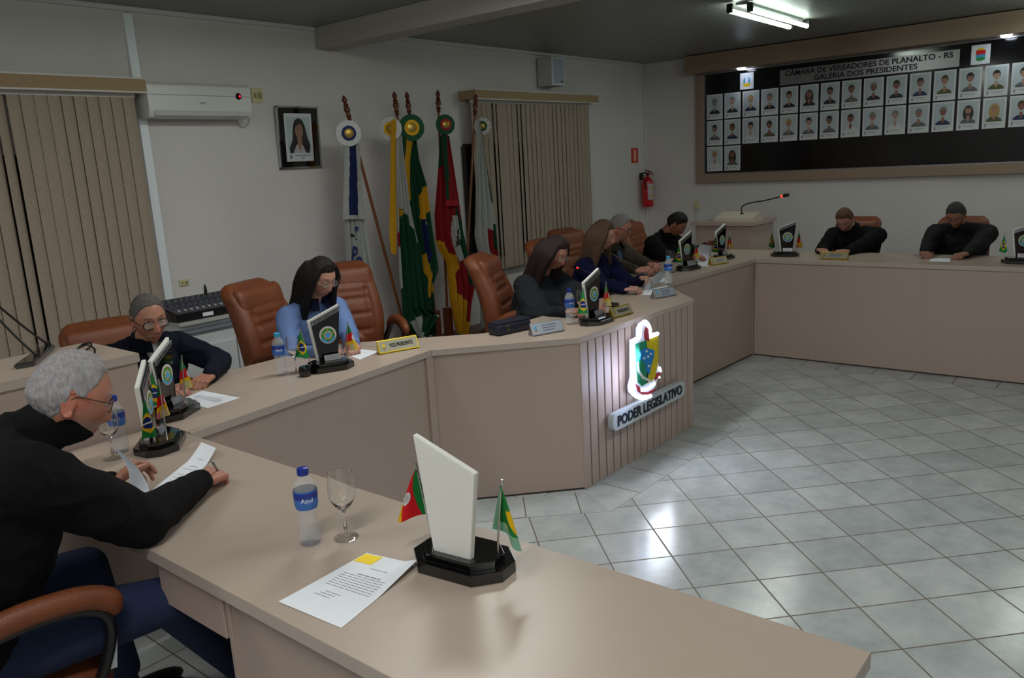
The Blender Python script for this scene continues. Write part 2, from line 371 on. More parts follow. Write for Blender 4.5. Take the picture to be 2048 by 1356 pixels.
# ------------------------------------------------------------------ fire point
RED = mat('extinguisher_red', (190, 14, 22), .25, coat=.3)
o = flat('fire_sign', [(rect(-.09, -.1, .09, .1), mat('sign_red', (206, 66, 40), .6), 0), (rect(-.025, -.075, .035, .075), mat('sign_pale', (228, 180, 160), .6), 1)])
o.location = (9.95, 5.997, 1.915); tag(o, 'small red fire equipment sign above the extinguisher', 'sign')
t = thing('fire_extinguisher', 'red fire extinguisher with white label hung near the corner', 'fire extinguisher', (10.08, 5.88, 1.2))
bm = bmesh.new(); lathe(bm, [(.0, 0), (.07, 0), (.078, .015), (.08, .03), (.08, .33), (.072, .37), (.045, .4), (.022, .415), (.02, .43), (.0, .43)], 28, cap=False); mesh_obj('cylinder', bm, RED, t, smooth=math.radians(40))
bm = bmesh.new()
for a0 in range(14):
    a1 = -PI*.5-.95+a0*.136; p = [(.0812*math.cos(q), .0812*math.sin(q)) for q in (a1, a1+.136)]
    bm.faces.new([bm.verts.new((p[0][0], p[0][1], .1)), bm.verts.new((p[1][0], p[1][1], .1)), bm.verts.new((p[1][0], p[1][1], .32)), bm.verts.new((p[0][0], p[0][1], .32))])
lb = mesh_obj('label', bm, mat('label_lilac', (190, 180, 196), .6), t)
bm = bmesh.new()
for zz in (.16, .26): lathe(bm, [(.024, 0), (.023, .003)], 16, (-.03, -.078, zz), Matrix.Rotation(PI/2, 3, 'X') )
mesh_obj('yellow_roundels', bm, mat('roundel_yellow', (200, 190, 30), .6), lb)
bm = bmesh.new(); box(bm, (0, 0, .45), (.03, .03, .05)); box(bm, (-.01, -.03, .49), (.022, .12, .012), rot=Matrix.Rotation(.35, 3, 'X')); box(bm, (0, -.03, .45), (.022, .09, .01)); mesh_obj('valve_handle', bm, mat('dark_red_metal', (120, 16, 20), .4), t)
bm = bmesh.new(); lathe(bm, [(.018, 0), (.018, .012)], 16, (.02, -.015, .455), Matrix.Rotation(PI/2, 3, 'X')); mesh_obj('gauge', bm, SILVER, t)
bm = bmesh.new(); tube(bm, spline([(-.01, 0, .44), (-.06, -.01, .47), (-.12, -.01, .47), (-.14, -.02, .42), (-.11, -.03, .35), (-.088, -.03, .25)], 8), .009, 8); mesh_obj('hose', bm, BLACK, t)
bm = bmesh.new(); box(bm, (0, .1, .42), (.03, .035, .1)); mesh_obj('wall_bracket', bm, BLACK, t)
# conduit by the corner
t = thing('conduit_box', 'ivory junction box with white conduit below it on the right wall', 'conduit', (10.245, 5.2, 1.2))
bm = bmesh.new(); box(bm, (-.02, 0, 0), (.04, .07, .1), bevel=.005); mesh_obj('junction_box', bm, IV, t)
bm = bmesh.new(); box(bm, (-.01, 0, -.55), (.02, .03, 1.0), bevel=.003); mesh_obj('conduit', bm, CORN, t)
# ------------------------------------------------------------------ ceiling lights
TUBEM = mat('lit_tube', (235, 255, 240), .5, emit=14)
def ceiling_light(a, b, label):
    c = Vector(((a[0]+b[0])/2, (a[1]+b[1])/2, CEIL)); L = b[0]-a[0]
    t = thing('ceiling_light', label, 'ceiling light', c, math.atan2(b[1]-a[1], b[0]-a[0]))
    bm = bmesh.new(); box(bm, (0, 0, -.012), (L*.9, .1, .024), bevel=.004); mesh_obj('housing', bm, mat('fixture_dark', (70, 74, 72), .5), t)
    for sx, sy in ((-.05, .07), (.05, -.07)):
        bm = bmesh.new(); tube(bm, [(-L/2*.9+sx, sy, -.07), (L/2*.9+sx, sy, -.07)], .02, 14); mesh_obj('tube', bm, TUBEM, t, smooth=math.radians(50))
        for e in (-1, 1):
            bm = bmesh.new(); box(bm, (e*L/2*.93+sx, sy, -.05), (.035, .05, .075), bevel=.006); mesh_obj('lamp_holder', bm, BLACK, t)
LBL = ['twin tube ceiling light glowing above the far seats', 'added unseen twin tube light above the blue shirted woman', 'twin tube ceiling light above the open floor', 'twin tube ceiling light above the camera side', 'twin tube ceiling light over the left tribune', 'twin tube ceiling light at the right side by the gallery board', 'twin tube ceiling light over the rear left corner', 'twin tube ceiling light over the rear right corner']
for (a, b, e), l in zip(TUBES, LBL): ceiling_light(a, b, l)
# ------------------------------------------------------------------ gallery board on the right wall
RB = Matrix.Rotation(-PI/2, 4, 'Z')                    # local -Y faces -X
GY0, GY1 = 5.19, 1.17; GC = (GY0+GY1)/2
t = thing('gallery_board', 'long black display board in a beige frame on the right wall', 'board', (10.245, GC, 1.5)); t.rotation_euler = (0, 0, -PI/2)
W2 = (GY0-GY1)/2
FRB = mat('beige_frame_laminate', (150, 126, 108), .45)
bm = bmesh.new()
box(bm, (0, -.03, .055), (2*W2, .06, .11), bevel=.003); box(bm, (-W2+.055, -.03, .755), (.11, .06, 1.29), bevel=.003); box(bm, (W2-.055, -.03, .755), (.11, .06, 1.29), bevel=.003)
mesh_obj('frame', bm, FRB, t)
bm = bmesh.new(); box(bm, (0, -.012, .755), (2*W2-.2, .02, 1.3)); mesh_obj('black_panel', bm, mat('panel_black', (10, 10, 12), .12), t)
bm = bmesh.new(); box(bm, (0, -.03, .118), (2*W2-.22, .03, .016)); box(bm, (-W2+.118, -.03, .755), (.016, .03, 1.26)); box(bm, (W2-.118, -.03, .755), (.016, .03, 1.26)); mesh_obj('silver_trim', bm, SILVER, t)
bm = bmesh.new(); box(bm, (0, -.13, 1.52), (2*W2+.12, .26, .22), bevel=.004); hood = mesh_obj('light_hood', bm, FRB, t)
bm = bmesh.new(); box(bm, (0, -.03, 1.4), (2*W2-.2, .05, .016)); mesh_obj('hood_trim', bm, SILVER, t)
tw = 1.99
pm = flat('title_plate', [(rect(-tw/2, -.09, tw/2, .09), SILVER, 4)], t, T(((GC-3.065)*1.0, -.022, 1.25)))
text_mesh('title_text', 'CÂMARA DE VEREADORES DE PLANALTO - RS', .085, .002, INK, pm, T((GC-3.065, -.029, 1.29)), width=1.86, bold=.0015)
text_mesh('title_text', 'GALERIA DOS PRESIDENTES', .085, .002, INK, pm, T((GC-3.065, -.029, 1.208)), width=1.15, bold=.0015)
def wcrest(y, k):
    x = GC-y; sh = [(rect(x-.09, -.1, x+.09, .1), PAPER, 4)]
    if k == 0: sh += [(ellipse(x, 0, .045, .055), SKYB, 5), (ellipse(x, -.045, .05, .025), YEL, 6), (rect(x-.02, -.03, x+.02, .05), PAPER, 7)]
    else: sh += [(rect(x-.045, 0, x+.045, .045), REDF, 5), (rect(x-.045, -.03, x+.045, 0), SKYB, 5), (ellipse(x, -.045, .045, .02), GREEN, 6), (rect(x-.03, .045, x+.03, .065), YEL, 5)]
    flat('crest_plate', sh, t, T((0, -.022, 1.26)))
wcrest(4.49, 0); wcrest(1.87, 1)
for y, e in ((4.5, 9), (1.62, 9)):
    bm = bmesh.new(); lathe(bm, [(.055, 0), (.05, -.014), (.03, -.022)], 20, (GC-y, -.17, 1.41)); mesh_obj('downlight', bm, mat('lit_downlight', (225, 235, 255), .5, emit=16), t)
    l = bpy.data.lights.new('downlight_spot', 'SPOT'); l.energy = e; l.spot_size = 1.5; l.spot_blend = .6; l.color = (.85, .9, 1); l.shadow_soft_size = .03
    o = bpy.data.objects.new('downlight_spot', l); COL.objects.link(o); o.location = (10.245-.16, y, 2.895)
# portrait cards
SK = [mat('print_skin_%d' % k, c, .5) for k, c in enumerate(((150, 110, 96), (168, 124, 104), (136, 84, 66), (176, 140, 120), (128, 96, 76), (126, 126, 126)))]
HR = {'dark': mat('print_hair_dark', (38, 34, 34), .5), 'grey': mat('print_hair_grey', (118, 116, 114), .5), 'fair': mat('print_hair_fair', (168, 140, 84), .5), 'brown': mat('print_hair_brown', (78, 58, 42), .5)}
SU = {'dark': mat('print_suit_dark', (30, 32, 42), .5), 'grey': mat('print_suit_grey', (92, 94, 98), .5), 'white': mat('print_suit_white', (200, 200, 204), .5), 'olive': mat('print_suit_olive', (86, 82, 50), .5), 'blue': mat('print_suit_blue', (34, 44, 84), .5)}
BGP = mat('print_ground', (176, 186, 192), .5); CARD = mat('card_white', (206, 208, 210), .4)
ROWS = [[('grey', 'dark', 5, 0), ('grey', 'dark', 3, 0), ('fair', 'blue', 3, 0), ('grey', 'dark', 1, 0), ('dark', 'dark', 1, 0), ('brown', 'dark', 0, 1), ('dark', 'dark', 4, 0), ('brown', 'grey', 4, 0), ('grey', 'dark', 2, 0), ('dark', 'dark', 2, 0), ('dark', 'blue', 0, 0), ('brown', 'olive', 1, 0), ('dark', 'grey', 0, 0), ('dark', 'olive', 3, 0), ('dark', 'grey', 1, 0)],
        [('dark', 'grey', 0, 0), ('brown', 'blue', 2, 0), ('dark', 'white', 3, 0), ('dark', 'olive', 2, 0), ('fair', 'grey', 1, 0), ('dark', 'grey', 3, 0), ('dark', 'grey', 4, 0), ('dark', 'white', 2, 0), ('grey', 'grey', 1, 0), ('grey', 'white', 3, 0), ('grey', 'grey', 0, 0), ('grey', 'blue', 2, 0), ('dark', 'grey', 1, 1), ('fair', 'olive', 1, 1), ('brown', 'blue', 2, 0)],
        [('fair', 'white', 1, 0), ('dark', 'grey', 2, 1)]]
ORD = ['first', 'second', 'third', 'fourth', 'fifth', 'sixth', 'seventh', 'eighth', 'ninth', 'tenth', 'eleventh', 'twelfth', 'thirteenth', 'fourteenth', 'fifteenth']
def portrait_shapes(h, s, k, lng, w_=.22, h_=.318):
    sh = [(rect(-w_/2, 0, w_/2, h_), CARD, 6), (rect(-w_*.42, h_*.22, w_*.42, h_*.94), BGP, 7)]
    cy = h_*.66
    if lng: sh.append((ellipse(0, cy-.035, .052, .085), HR[h], 8))
    else: sh.append((ellipse(0, cy+.014, .037, .045), HR[h], 8))
    sh.append(([(-.075, h_*.22), (.075, h_*.22), (.068, h_*.3), (.03, h_*.38), (-.03, h_*.38), (-.068, h_*.3)], SU[s], 9))
    sh += [([(-.016, h_*.36), (0, h_*.27), (.016, h_*.36), (.014, h_*.48), (-.014, h_*.48)], SK[k], 10), (ellipse(0, cy, .029, .041), SK[k], 11)]
    sh += [(ellipse(0, cy+.034, .027, .014), HR[h], 12), (rect(-.017, cy+.004, -.006, cy+.008), INK, 12), (rect(.006, cy+.004, .017, cy+.008), INK, 12), (rect(-.008, cy-.022, .008, cy-.019), HR['brown'], 12)]
    sh += [(rect(-.06, .047, .07, .051), GREYINK, 7), (rect(-.04, .034, .05, .038), GREYINK, 7), (rect(-.085, .02, -.068, .052), GREYINK, 7)]
    return sh
for r, row in enumerate(ROWS):
    for c, (h, s, k, lng) in enumerate(row):
        who = ('long %s haired woman' % h) if lng else ('%s haired person' % h)
        place = ('on the %s row' % ('top', 'middle', 'bottom')[r])
        o = flat('portrait_card', portrait_shapes(h, s, k, lng), None)
        o.location = (10.222, 5.04-.11-c*.248, 2.318-r*.334); o.rotation_euler = (0, 0, -PI/2)
        tag(o, 'portrait card of %s in %s, %s row, %s from left' % (who, s, ('top', 'middle', 'bottom')[r], ORD[c]), 'portrait', 'portrait cards on the black gallery board')
# ------------------------------------------------------------------ framed portrait on back wall
t = thing('framed_portrait', 'framed portrait of a long haired woman in a black mount and silver frame', 'picture', (4.37, 5.99, 1.955)); t.rotation_euler = (math.radians(3), 0, 0)
fw, fh = .43, .52
bm = bmesh.new()
for c, s in (((0, -.012, .008), (fw, .024, .016)), ((0, -.012, fh-.008), (fw, .024, .016)), ((-fw/2+.008, -.012, fh/2), (.016, .024, fh)), ((fw/2-.008, -.012, fh/2), (.016, .024, fh))): box(bm, c, s, bevel=.002)
mesh_obj('frame', bm, CHROME, t)
bm = bmesh.new(); box(bm, (0, -.006, fh/2), (fw-.02, .008, fh-.02)); mesh_obj('black_mount', bm, BLACKG, t)
pw = .28; x0 = 0
HD = HR['dark']; SKP = mat('print_skin_face', (150, 112, 96), .5)
sh = [(rect(-pw/2, .06, pw/2, .46), CARD, 0), (rect(-.12, .13, .12, .43), mat('print_ground_pale', (176, 188, 190), .5), 1),
      (ellipse(.005, .35, .058, .07), HD, 2), ([(-.055, .36), (.065, .36), (.085, .27), (.112, .19), (.1, .13), (-.1, .13), (-.105, .17), (-.07, .24)], HD, 2),
      ([(-.07, .13), (.065, .13), (.03, .2), (-.03, .2)], mat('print_blouse', (178, 172, 176), .5), 3), ([(-.02, .21), (.005, .14), (.028, .21), (.025, .27), (-.018, .27)], SKP, 4),
      (ellipse(.003, .315, .041, .062), SKP, 5), ([(-.04, .34), (-.03, .385), (.01, .398), (.042, .37), (.046, .33), (.03, .365), (.0, .37)], HD, 6),
      (ellipse(-.014, .327, .008, .004, 10), INK, 6), (ellipse(.022, .327, .008, .004, 10), INK, 6), (rect(-.024, .338, -.006, .341), HD, 6), (rect(.014, .338, .032, .341), HD, 6), (ellipse(.004, .284, .014, .004, 10), mat('print_lip', (130, 70, 66), .5), 6), (ellipse(.004, .305, .007, .005, 10), SK[2], 6),
      (rect(-.055, .105, .11, .114), GREYINK, 1), (rect(.0, .094, .05, .099), GREYINK, 1), (rect(.012, .082, .038, .088), GREYINK, 1), (ellipse(-.095, .098, .014, .02, 12), GREYINK, 1), (rect(-.1, .112, -.09, .122), SKYB, 2)]
flat('portrait_print', sh, t, T((0, -.011, 0)))
#@@DESKS
# ================================================================== DESKS
DT = .915; LIP = .035
def desk(name, label, top, fronts, rear=(), cat='desk', z=DT, lipm=MDFE):
    cx = sum(p[0] for p in top)/len(top); cy = sum(p[1] for p in top)/len(top)
    t = thing(name, label, cat, (cx, cy, 0))
    def loc(p): return (p[0]-cx, p[1]-cy)
    bm = bmesh.new(); prism(bm, [loc(p) for p in top], z-LIP, z, 1, 0)
    bmesh.ops.bevel(bm, geom=[e for e in bm.edges if abs(e.verts[0].co.z-z) < 1e-5 and abs(e.verts[1].co.z-z) < 1e-5], offset=.002, segments=2, affect='EDGES', profile=.5)
    mesh_obj('worktop', bm, [MDFT, lipm], t)
    for k, (a, b, z0, inset, extra) in enumerate(fronts):
        a = Vector(a+(0,)); b = Vector(b+(0,)); d = (b-a).normalized(); n = Vector((d.y, -d.x, 0))   # outward to the right of a->b
        L = (b-a).length; M = Matrix((( d.x, -n.x, 0), (d.y, -n.y, 0), (0, 0, 1)))
        mid = (a+b)/2-n*(inset+.009)
        bm = bmesh.new()
        if extra == 'slats':
            nb = 17; wsl = L/nb
            box(bm, (mid.x-cx-n.x*.012, mid.y-cy-n.y*.012, (z0+z-LIP)/2), (L, .012, z-LIP-z0), rot=M, mi=1)
            for q in range(nb):
                c = a+d*(wsl*(q+.5))-n*(inset+.006)
                box(bm, (c.x-cx, c.y-cy, (z0+z-LIP)/2), (wsl-.012, .016, z-LIP-z0), rot=M, bevel=.002, seg=1)
            mesh_obj('slatted_panel', bm, [MDF, GROOVE], t)
        else:
            box(bm, (mid.x-cx, mid.y-cy, (z0+z-LIP)/2), (L+.014, .018, z-LIP-z0), rot=M, bevel=.001, seg=1)
            mesh_obj('front_panel', bm, MDF, t)
            bm = bmesh.new(); box(bm, (mid.x-cx+n.x*.002, mid.y-cy+n.y*.002, .005), (L, .018, .01), rot=M); 
            if z0 < .05: mesh_obj('kick_strip', bm, mat('kick_dark', (50, 42, 36), .6), t)
            else: bm.free()
    for c, s in rear:
        bm = bmesh.new(); box(bm, (c[0]-cx, c[1]-cy, c[2]), s, bevel=.001, seg=1); mesh_obj('side_panel', bm, MDF, t)
    return t
XL = 1.513
lw = desk('desk', 'long beige laminate desk wing in the foreground at the left', [(.905, .40), (XL, .40), (XL-.012, 2.975), (XL-.012, 3.19), (.905, 3.19)],
          [((XL, .44), (XL-.012, 2.975), .0, .02, '')],
          [((1.2, .45, .5), (.54, .018, .76)), ((1.2, 1.775, .5), (.54, .018, .76)), ((.945, 1.11, .49), (.018, 1.32, .74))])
bm = bmesh.new(); c0 = lw.location
for c, s in (((1.11, 2.095, .815), (.34, .014, .115)), ((1.11, 1.80, .815), (.34, .014, .115)), ((1.27, 1.95, .815), (.014, .3, .115)), ((1.11, 1.95, .757), (.34, .3, .008))):
    box(bm, (c[0]-c0.x, c[1]-c0.y, c[2]), s)
dr = mesh_obj('drawer', bm, MDF, lw)
bm = bmesh.new(); box(bm, (.932-c0.x, 1.95-c0.y, .812), (.016, .325, .13), bevel=.002); mesh_obj('drawer_front', bm, mat('drawer_front_pink', (184, 160, 150), .45), dr)
desk('desk', 'beige desk behind which the blue shirted woman sits, with vice president plate', [(XL+.003, 2.978), (3.027, 3.148), (2.868, 3.8), (XL+.003, 3.8)],
     [((XL+.02, 2.985), (3.035, 3.155), DZ*0, .02, '')], [((1.53, 3.5, .5), (.018, .5, .76)), ((2.85, 3.55, .5), (.018, .4, .76))])
pd = desk('desk', 'beige presiding desk with slatted front carrying the lit emblem', [(3.03, 3.145), (3.643, 2.583), (5.0, 2.57), (5.52, 3.08), (5.28, 3.5), (5.02, 3.2), (3.5, 3.16), (2.874, 3.8)],
          [((3.035, 3.155), (3.64, 2.575), 0, .015, ''), ((3.64, 2.57), (4.998, 2.565), 0, .012, 'slats'), ((4.998, 2.565), (5.51, 3.09), 0, .015, '')], [((4.9, 2.95, .5), (.018, .4, .76))])
desk('desk', 'beige desk between the presiding desk and the far corner', [(5.524, 3.08), (7.13, 3.04), (7.13, 3.78), (5.29, 3.78), (5.285, 3.505)],
     [((5.51, 3.09), (7.14, 3.05), 0, .015, '')], [((5.6, 3.5, .5), (.018, .3, .76))])
rw = desk('desk', 'long beige desk wing at the far right where two men sit', [(7.134, .2), (7.80, .2), (7.80, 3.78), (7.134, 3.78)],
     [((7.14, 3.05), (7.14, 1.62), 0, .015, ''), ((7.14, 1.62), (7.14, .2), 0, .013, '')], [((7.45, .25, .5), (.6, .018, .76)), ((7.45, 1.6, .5), (.6, .018, .76))])
for D_, (x, y), w_ in ((pd, (3.018, 3.176), .05), (rw, (7.152, 3.075), .03)):
    bm = bmesh.new(); box(bm, (x-D_.location.x, y-D_.location.y, (DT-LIP)/2), (w_, w_, DT-LIP), bevel=.002); mesh_obj('corner_post', bm, MDF, D_)
# ------------------------------------------------------------------ left tribune with twin gooseneck microphone
LZ = 1.23
t = thing('tribune', 'tall beige tribune stand behind the foreground desk wing at the left', 'lectern', (1.1, 3.44, DZ))
bm = bmesh.new(); prism(bm, rect(-.5, -.24, .36, .225), LZ-LIP-DZ, LZ-DZ, 1, 0); mesh_obj('worktop', bm, [MDFT, MDFE], t)
bm = bmesh.new(); box(bm, (-.065, -.215, .54), (.84, .018, 1.07)); mesh_obj('front_panel', bm, MDF, t)
for sx in (-.48, .345):
    bm = bmesh.new(); box(bm, (sx, 0, .54), (.018, .4, 1.07)); mesh_obj('side_panel', bm, MDF, t)
t = thing('gooseneck_microphone', 'black twin gooseneck microphone on a flat triangular base, on the left tribune', 'microphone', (1.17, 3.50, LZ))
bm = bmesh.new(); pts = [PZ(28, 740, LZ), PZ(70, 733, LZ), PZ(112, 698, LZ), PZ(90, 697, LZ)]
pts = [(p.x-1.17, p.y-3.5) for p in pts]; prism(bm, pts, 0, .022); bmesh.ops.bevel(bm, geom=bm.edges[:], offset=.006, segments=2, affect='EDGES'); mesh_obj('base', bm, BLACKG, t)
for b, e in (((76, 722), (-30, 610)), ((98, 698), (-30, 590))):
    p = PZ(b[0], b[1], LZ)-Vector((1.17, 3.5, LZ)); q = PY(e[0], e[1], 3.5)-Vector((1.17, 3.5, LZ)); m1 = p.lerp(q, .4)+Vector((0, 0, .005))
    bm = bmesh.new(); tube(bm, [p, p+Vector((0, 0, .03))], .011, 10); tube(bm, spline([p+Vector((0, 0, .02)), m1, q], 8), .0045, 8); mesh_obj('gooseneck', bm, BLACK, t, smooth=math.radians(50))
    bm = bmesh.new(); tube(bm, [q, q+(q-m1).normalized()*.02, q+(q-m1).normalized()*.06], [.008, .011, .009], 10); mesh_obj('microphone_head', bm, BLACK, t, smooth=math.radians(50))
bm = bmesh.new(); pc = [(152, 700), (165, 689), (182, 686), (180, 694), (168, 703), (160, 706), (150, 702), (172, 690), (187, 696), (189, 706), (178, 713)]
o = [PZ(x, y, LZ+.006+.012*(k % 3)) for k, (x, y) in enumerate(pc)]; c = o[0].copy(); c.z = LZ
tube(bm, spline([p-c for p in o], 6), .004, 7); cb = mesh_obj('coiled_cable', bm, BLACK, None, smooth=math.radians(60), loc=c); tag(cb, 'loosely coiled black cable on the left tribune top', 'cable')
# ------------------------------------------------------------------ right tribune
t = thing('tribune', 'beige tribune stand by the right wall with a pale lectern rest on top', 'lectern', (8.8, 3.98, DZ))
TZ = 1.13
bm = bmesh.new(); prism(bm, rect(-.35, -.34, .35, .4), TZ-.04-DZ, TZ-DZ, 1, 0); mesh_obj('worktop', bm, [MDFT, MDF], t)
bm = bmesh.new(); box(bm, (0, .02, (TZ-.04-DZ)/2), (.64, .66, TZ-.04-DZ), bevel=.003); mesh_obj('body', bm, MDF, t)
bm = bmesh.new(); vs = prism(bm, [(-.16, 0), (.1, 0), (.1, .085), (-.16, .03)], -.26, .2)
for v in vs: v.co = Vector((v.co.x, v.co.z, v.co.y+TZ-DZ))
mesh_obj('reading_rest', bm, mat('pale_rest', (196, 186, 168), .6), t)
t = thing('gooseneck_microphone', 'single gooseneck microphone with a red lit ring on the right tribune', 'microphone', (8.8, 3.98, TZ+.075))
b = PXX(1487, 432, 8.8)-t.location; pp = [PXX(x, y, 8.8)-t.location for x, y in ((1484, 428), (1484, 414), (1500, 406), (1530, 401), (1562, 393))]
bm = bmesh.new(); tube(bm, spline(pp, 6), .007, 8); tube(bm, [Vector((pp[0].x, pp[0].y, .0)), pp[0]], .02, 10); mesh_obj('gooseneck', bm, BLACK, t, smooth=math.radians(50))
d = (pp[-1]-pp[-2]).normalized()
bm = bmesh.new(); tube(bm, [pp[-1], pp[-1]+d*.025], .015, 12); mesh_obj('light_ring', bm, mat('red_ring', (255, 70, 50), .5, emit=1.0), t)
bm = bmesh.new(); tube(bm, [pp[-1]+d*.025, pp[-1]+d*.05, pp[-1]+d*.085, pp[-1]+d*.095], [.016, .021, .018, .006], 12); mesh_obj('microphone_head', bm, BLACK, t, smooth=math.radians(50))
# ------------------------------------------------------------------ lit emblem on the presiding desk
LIT = mat('lit_acrylic', (232, 238, 255), .5, emit=3.6); LIT2 = mat('acrylic_letter_board', (186, 196, 200), .4)
EY = 2.555
t = thing('lit_emblem', 'white glowing municipal shield emblem on the slatted desk front', 'emblem', (4.32, EY, .6))
def E2(pts, y=EY-.05):
    out = []
    for x, yy in pts:
        p = PY(1180+x*.2212, 600+yy*.2212, y); out.append((p.x-4.32, p.z-.6))
    return out
back = E2([(404, 365), (462, 340), (462, 262), (485, 212), (510, 200), (533, 235), (545, 310), (612, 296), (626, 310), (628, 590), (645, 615), (645, 680), (620, 715), (600, 785), (560, 840), (500, 880), (440, 880), (392, 840), (385, 790), (405, 700)])
ACR = mat('acrylic_back', (205, 212, 235), .5, emit=.35)
bm = bmesh.new()
for v in prism(bm, back, .012, .042): v.co = Vector((v.co.x, -v.co.z, v.co.y))
mesh_obj('acrylic_body', bm, ACR, t)
for st, r in (([(548, 300), (545, 255), (525, 212), (500, 198), (472, 225), (456, 285), (452, 340), (395, 372), (390, 450), (390, 600), (396, 700), (376, 755), (378, 822), (428, 872), (490, 888), (550, 868)], .0125), ([(550, 332), (618, 304)], .0125), ([(470, 818), (530, 806), (592, 757)], .009), ([(634, 612), (646, 645)], .009), ([(634, 695), (632, 705)], .008)):
    pp = [Vector((x, -.044, z)) for x, z in E2(st)]
    pp = [pp[0]+(pp[0]-pp[1]).normalized()*.003]+pp+[pp[-1]+(pp[-1]-pp[-2]).normalized()*.003]
    q = spline(pp, 4) if len(st) > 3 else pp; n_ = len(q)
    bm = bmesh.new(); tube(bm, q, [r*(.6 if k in (0, n_-1) else 1) for k in range(n_)], 10); mesh_obj('glowing_border', bm, LIT, t, smooth=math.radians(60))
EG, EYE, EB, ER = mat('emblem_green', (28, 140, 100), .85), mat('emblem_yellow', (214, 190, 20), .85), mat('emblem_blue', (30, 130, 205), .85), mat('emblem_red', (176, 50, 70), .85)
P = E2
sh = [(P([(418, 400), (520, 362), (540, 560), (530, 750), (480, 782), (440, 745), (425, 600)]), EG, 0),
      (P([(520, 362), (628, 325), (626, 560), (600, 700), (565, 740), (520, 755), (530, 600)]), EYE, 0),
      (P([(455, 470), (500, 435), (540, 440), (590, 455), (585, 520), (560, 600), (545, 680), (515, 640), (510, 570), (460, 535)]), EB, 1),
      (P([(512, 242), (535, 262), (545, 375), (500, 360), (497, 290)]), ER, 2),
      (P([(420, 760), (455, 785), (470, 830), (530, 835), (600, 800), (590, 830), (540, 858), (480, 855), (440, 830)]), ER, 1),
      (P([(610, 660), (640, 650), (645, 680), (600, 730), (590, 720)]), ER, 1),
      (P([(428, 560), (440, 650), (480, 710), (560, 745), (575, 735), (490, 690), (455, 640), (440, 560)]), WHF, 3)]
for x, y in ((518, 465), (555, 488), (532, 512), (497, 528), (538, 598)):
    sh.append((P(ellipse(x, y, 9, 11, 8)), WHF, 4))
sh = [(pts if True else 0, m, l) for pts, m, l in sh]
flat('shield', sh, t, T((0, -.042, 0)), th=.0012)
t = thing('letter_board', 'pale rounded board reading PODER LEGISLATIVO below the lit emblem', 'sign', (4.31, EY, .35))
M = T((0, 0, 0))
bm = bmesh.new(); w2, h2 = .445, .052
pts = []
for cx_, cz_, a_ in ((w2-.04, h2-.04, 0), (-w2+.04, h2-.04, PI/2), (-w2+.04, -h2+.04, PI), (w2-.04, -h2+.04, PI*1.5)): pts += [(cx_+.04*math.cos(a_+PI/2*k/6), cz_+.04*math.sin(a_+PI/2*k/6)) for k in range(7)]
for v in prism(bm, pts, 0, .04): v.co = Vector((v.co.x, -v.co.z, v.co.y))
mesh_obj('board', bm, LIT2, t, smooth=math.radians(40))
text_mesh('lettering', 'PODER LEGISLATIVO', .088, .002, mat('navy_letter', (24, 30, 44), .5), t, T((0, -.043, 0)), width=.80, bold=.0025)
l = area('emblem_glow', (4.3, EY-.1, .57), (.3, .4), 5.0, (.8, .86, 1), (PI/2, 0, PI)); l.rotation_euler = (-PI/2, 0, 0)
l2 = area('emblem_back_glow', (4.08, EY-.13, .6), (.08, .34), 1.3, (.62, .68, 1), (0, 0, 0)); l2.rotation_euler = Vector((-.62, .78, 0)).to_track_quat('-Z', 'Z').to_euler()
# ------------------------------------------------------------------ cabinet and mixer
t = thing('cabinet', 'white low cabinet under the mixing desk against the back wall', 'cabinet', (3.12, 5.55, DZ))
GW = mat('cabinet_white', (200, 203, 204), .4)
H = .945-DZ
bm = bmesh.new(); box(bm, (0, 0, H-.012), (.84, .6, .024), bevel=.003); mesh_obj('top', bm, mat('cabinet_top', (176, 176, 172), .5), t)
bm = bmesh.new(); box(bm, (0, .01, (H-.024)/2), (.82, .56, H-.026)); mesh_obj('body', bm, GW, t)
for e in (-1, 1):
    bm = bmesh.new(); box(bm, (e*.205, -.28, .33), (.4, .02, .62), bevel=.002); mesh_obj('door', bm, GW, t)
bm = bmesh.new(); box(bm, (0, -.28, H-.07), (.82, .012, .045)); box(bm, (0, -.288, H-.05), (.82, .008, .006)); box(bm, (0, -.288, H-.08), (.82, .008, .006)); mesh_obj('grip_rail', bm, mat('rail_grey', (150, 158, 168), .3, .4), t)
t = thing('mixing_desk', 'black audio mixing desk with rows of knobs on the white cabinet', 'mixer', (3.04, 5.48, .945))
bm = bmesh.new(); pr = [(-.19, .0), (.19, .0), (.19, .12), (-.19, .055)]
vs = prism(bm, pr, -.33, .33)
for v in vs: v.co = Vector((v.co.z, v.co.x, v.co.y))
bmesh.ops.bevel(bm, geom=bm.edges[:], offset=.004, segments=2, affect='EDGES'); mesh_obj('chassis', bm, BLACK, t)
sl = math.atan2(.065, .38); R3 = Matrix.Rotation(sl, 3, 'X')
def onface(x, v, up=0): return Vector((x, -.19+v*math.cos(sl), .055+v*math.sin(sl)))+R3 @ Vector((0, 0, up))
bm = bmesh.new(); box(bm, onface(0, .193, .001), (.64, .36, .004), rot=R3); pan = mesh_obj('panel', bm, mat('mixer_panel', (58, 62, 74), .5), t)
kc = [mat('knob_blue', (50, 62, 92), .5), mat('knob_grey', (96, 92, 96), .5), mat('knob_dark', (60, 50, 52), .5)]
for r in range(6):
    bm = bmesh.new()
    for c in range(13): lathe(bm, [(.008, 0), (.006, .014)], 8, onface(-.28+c*.046, .13+r*.038, .003), R3)
    mesh_obj('knob_row', bm, kc[r % 3], pan)['kind'] = 'stuff'
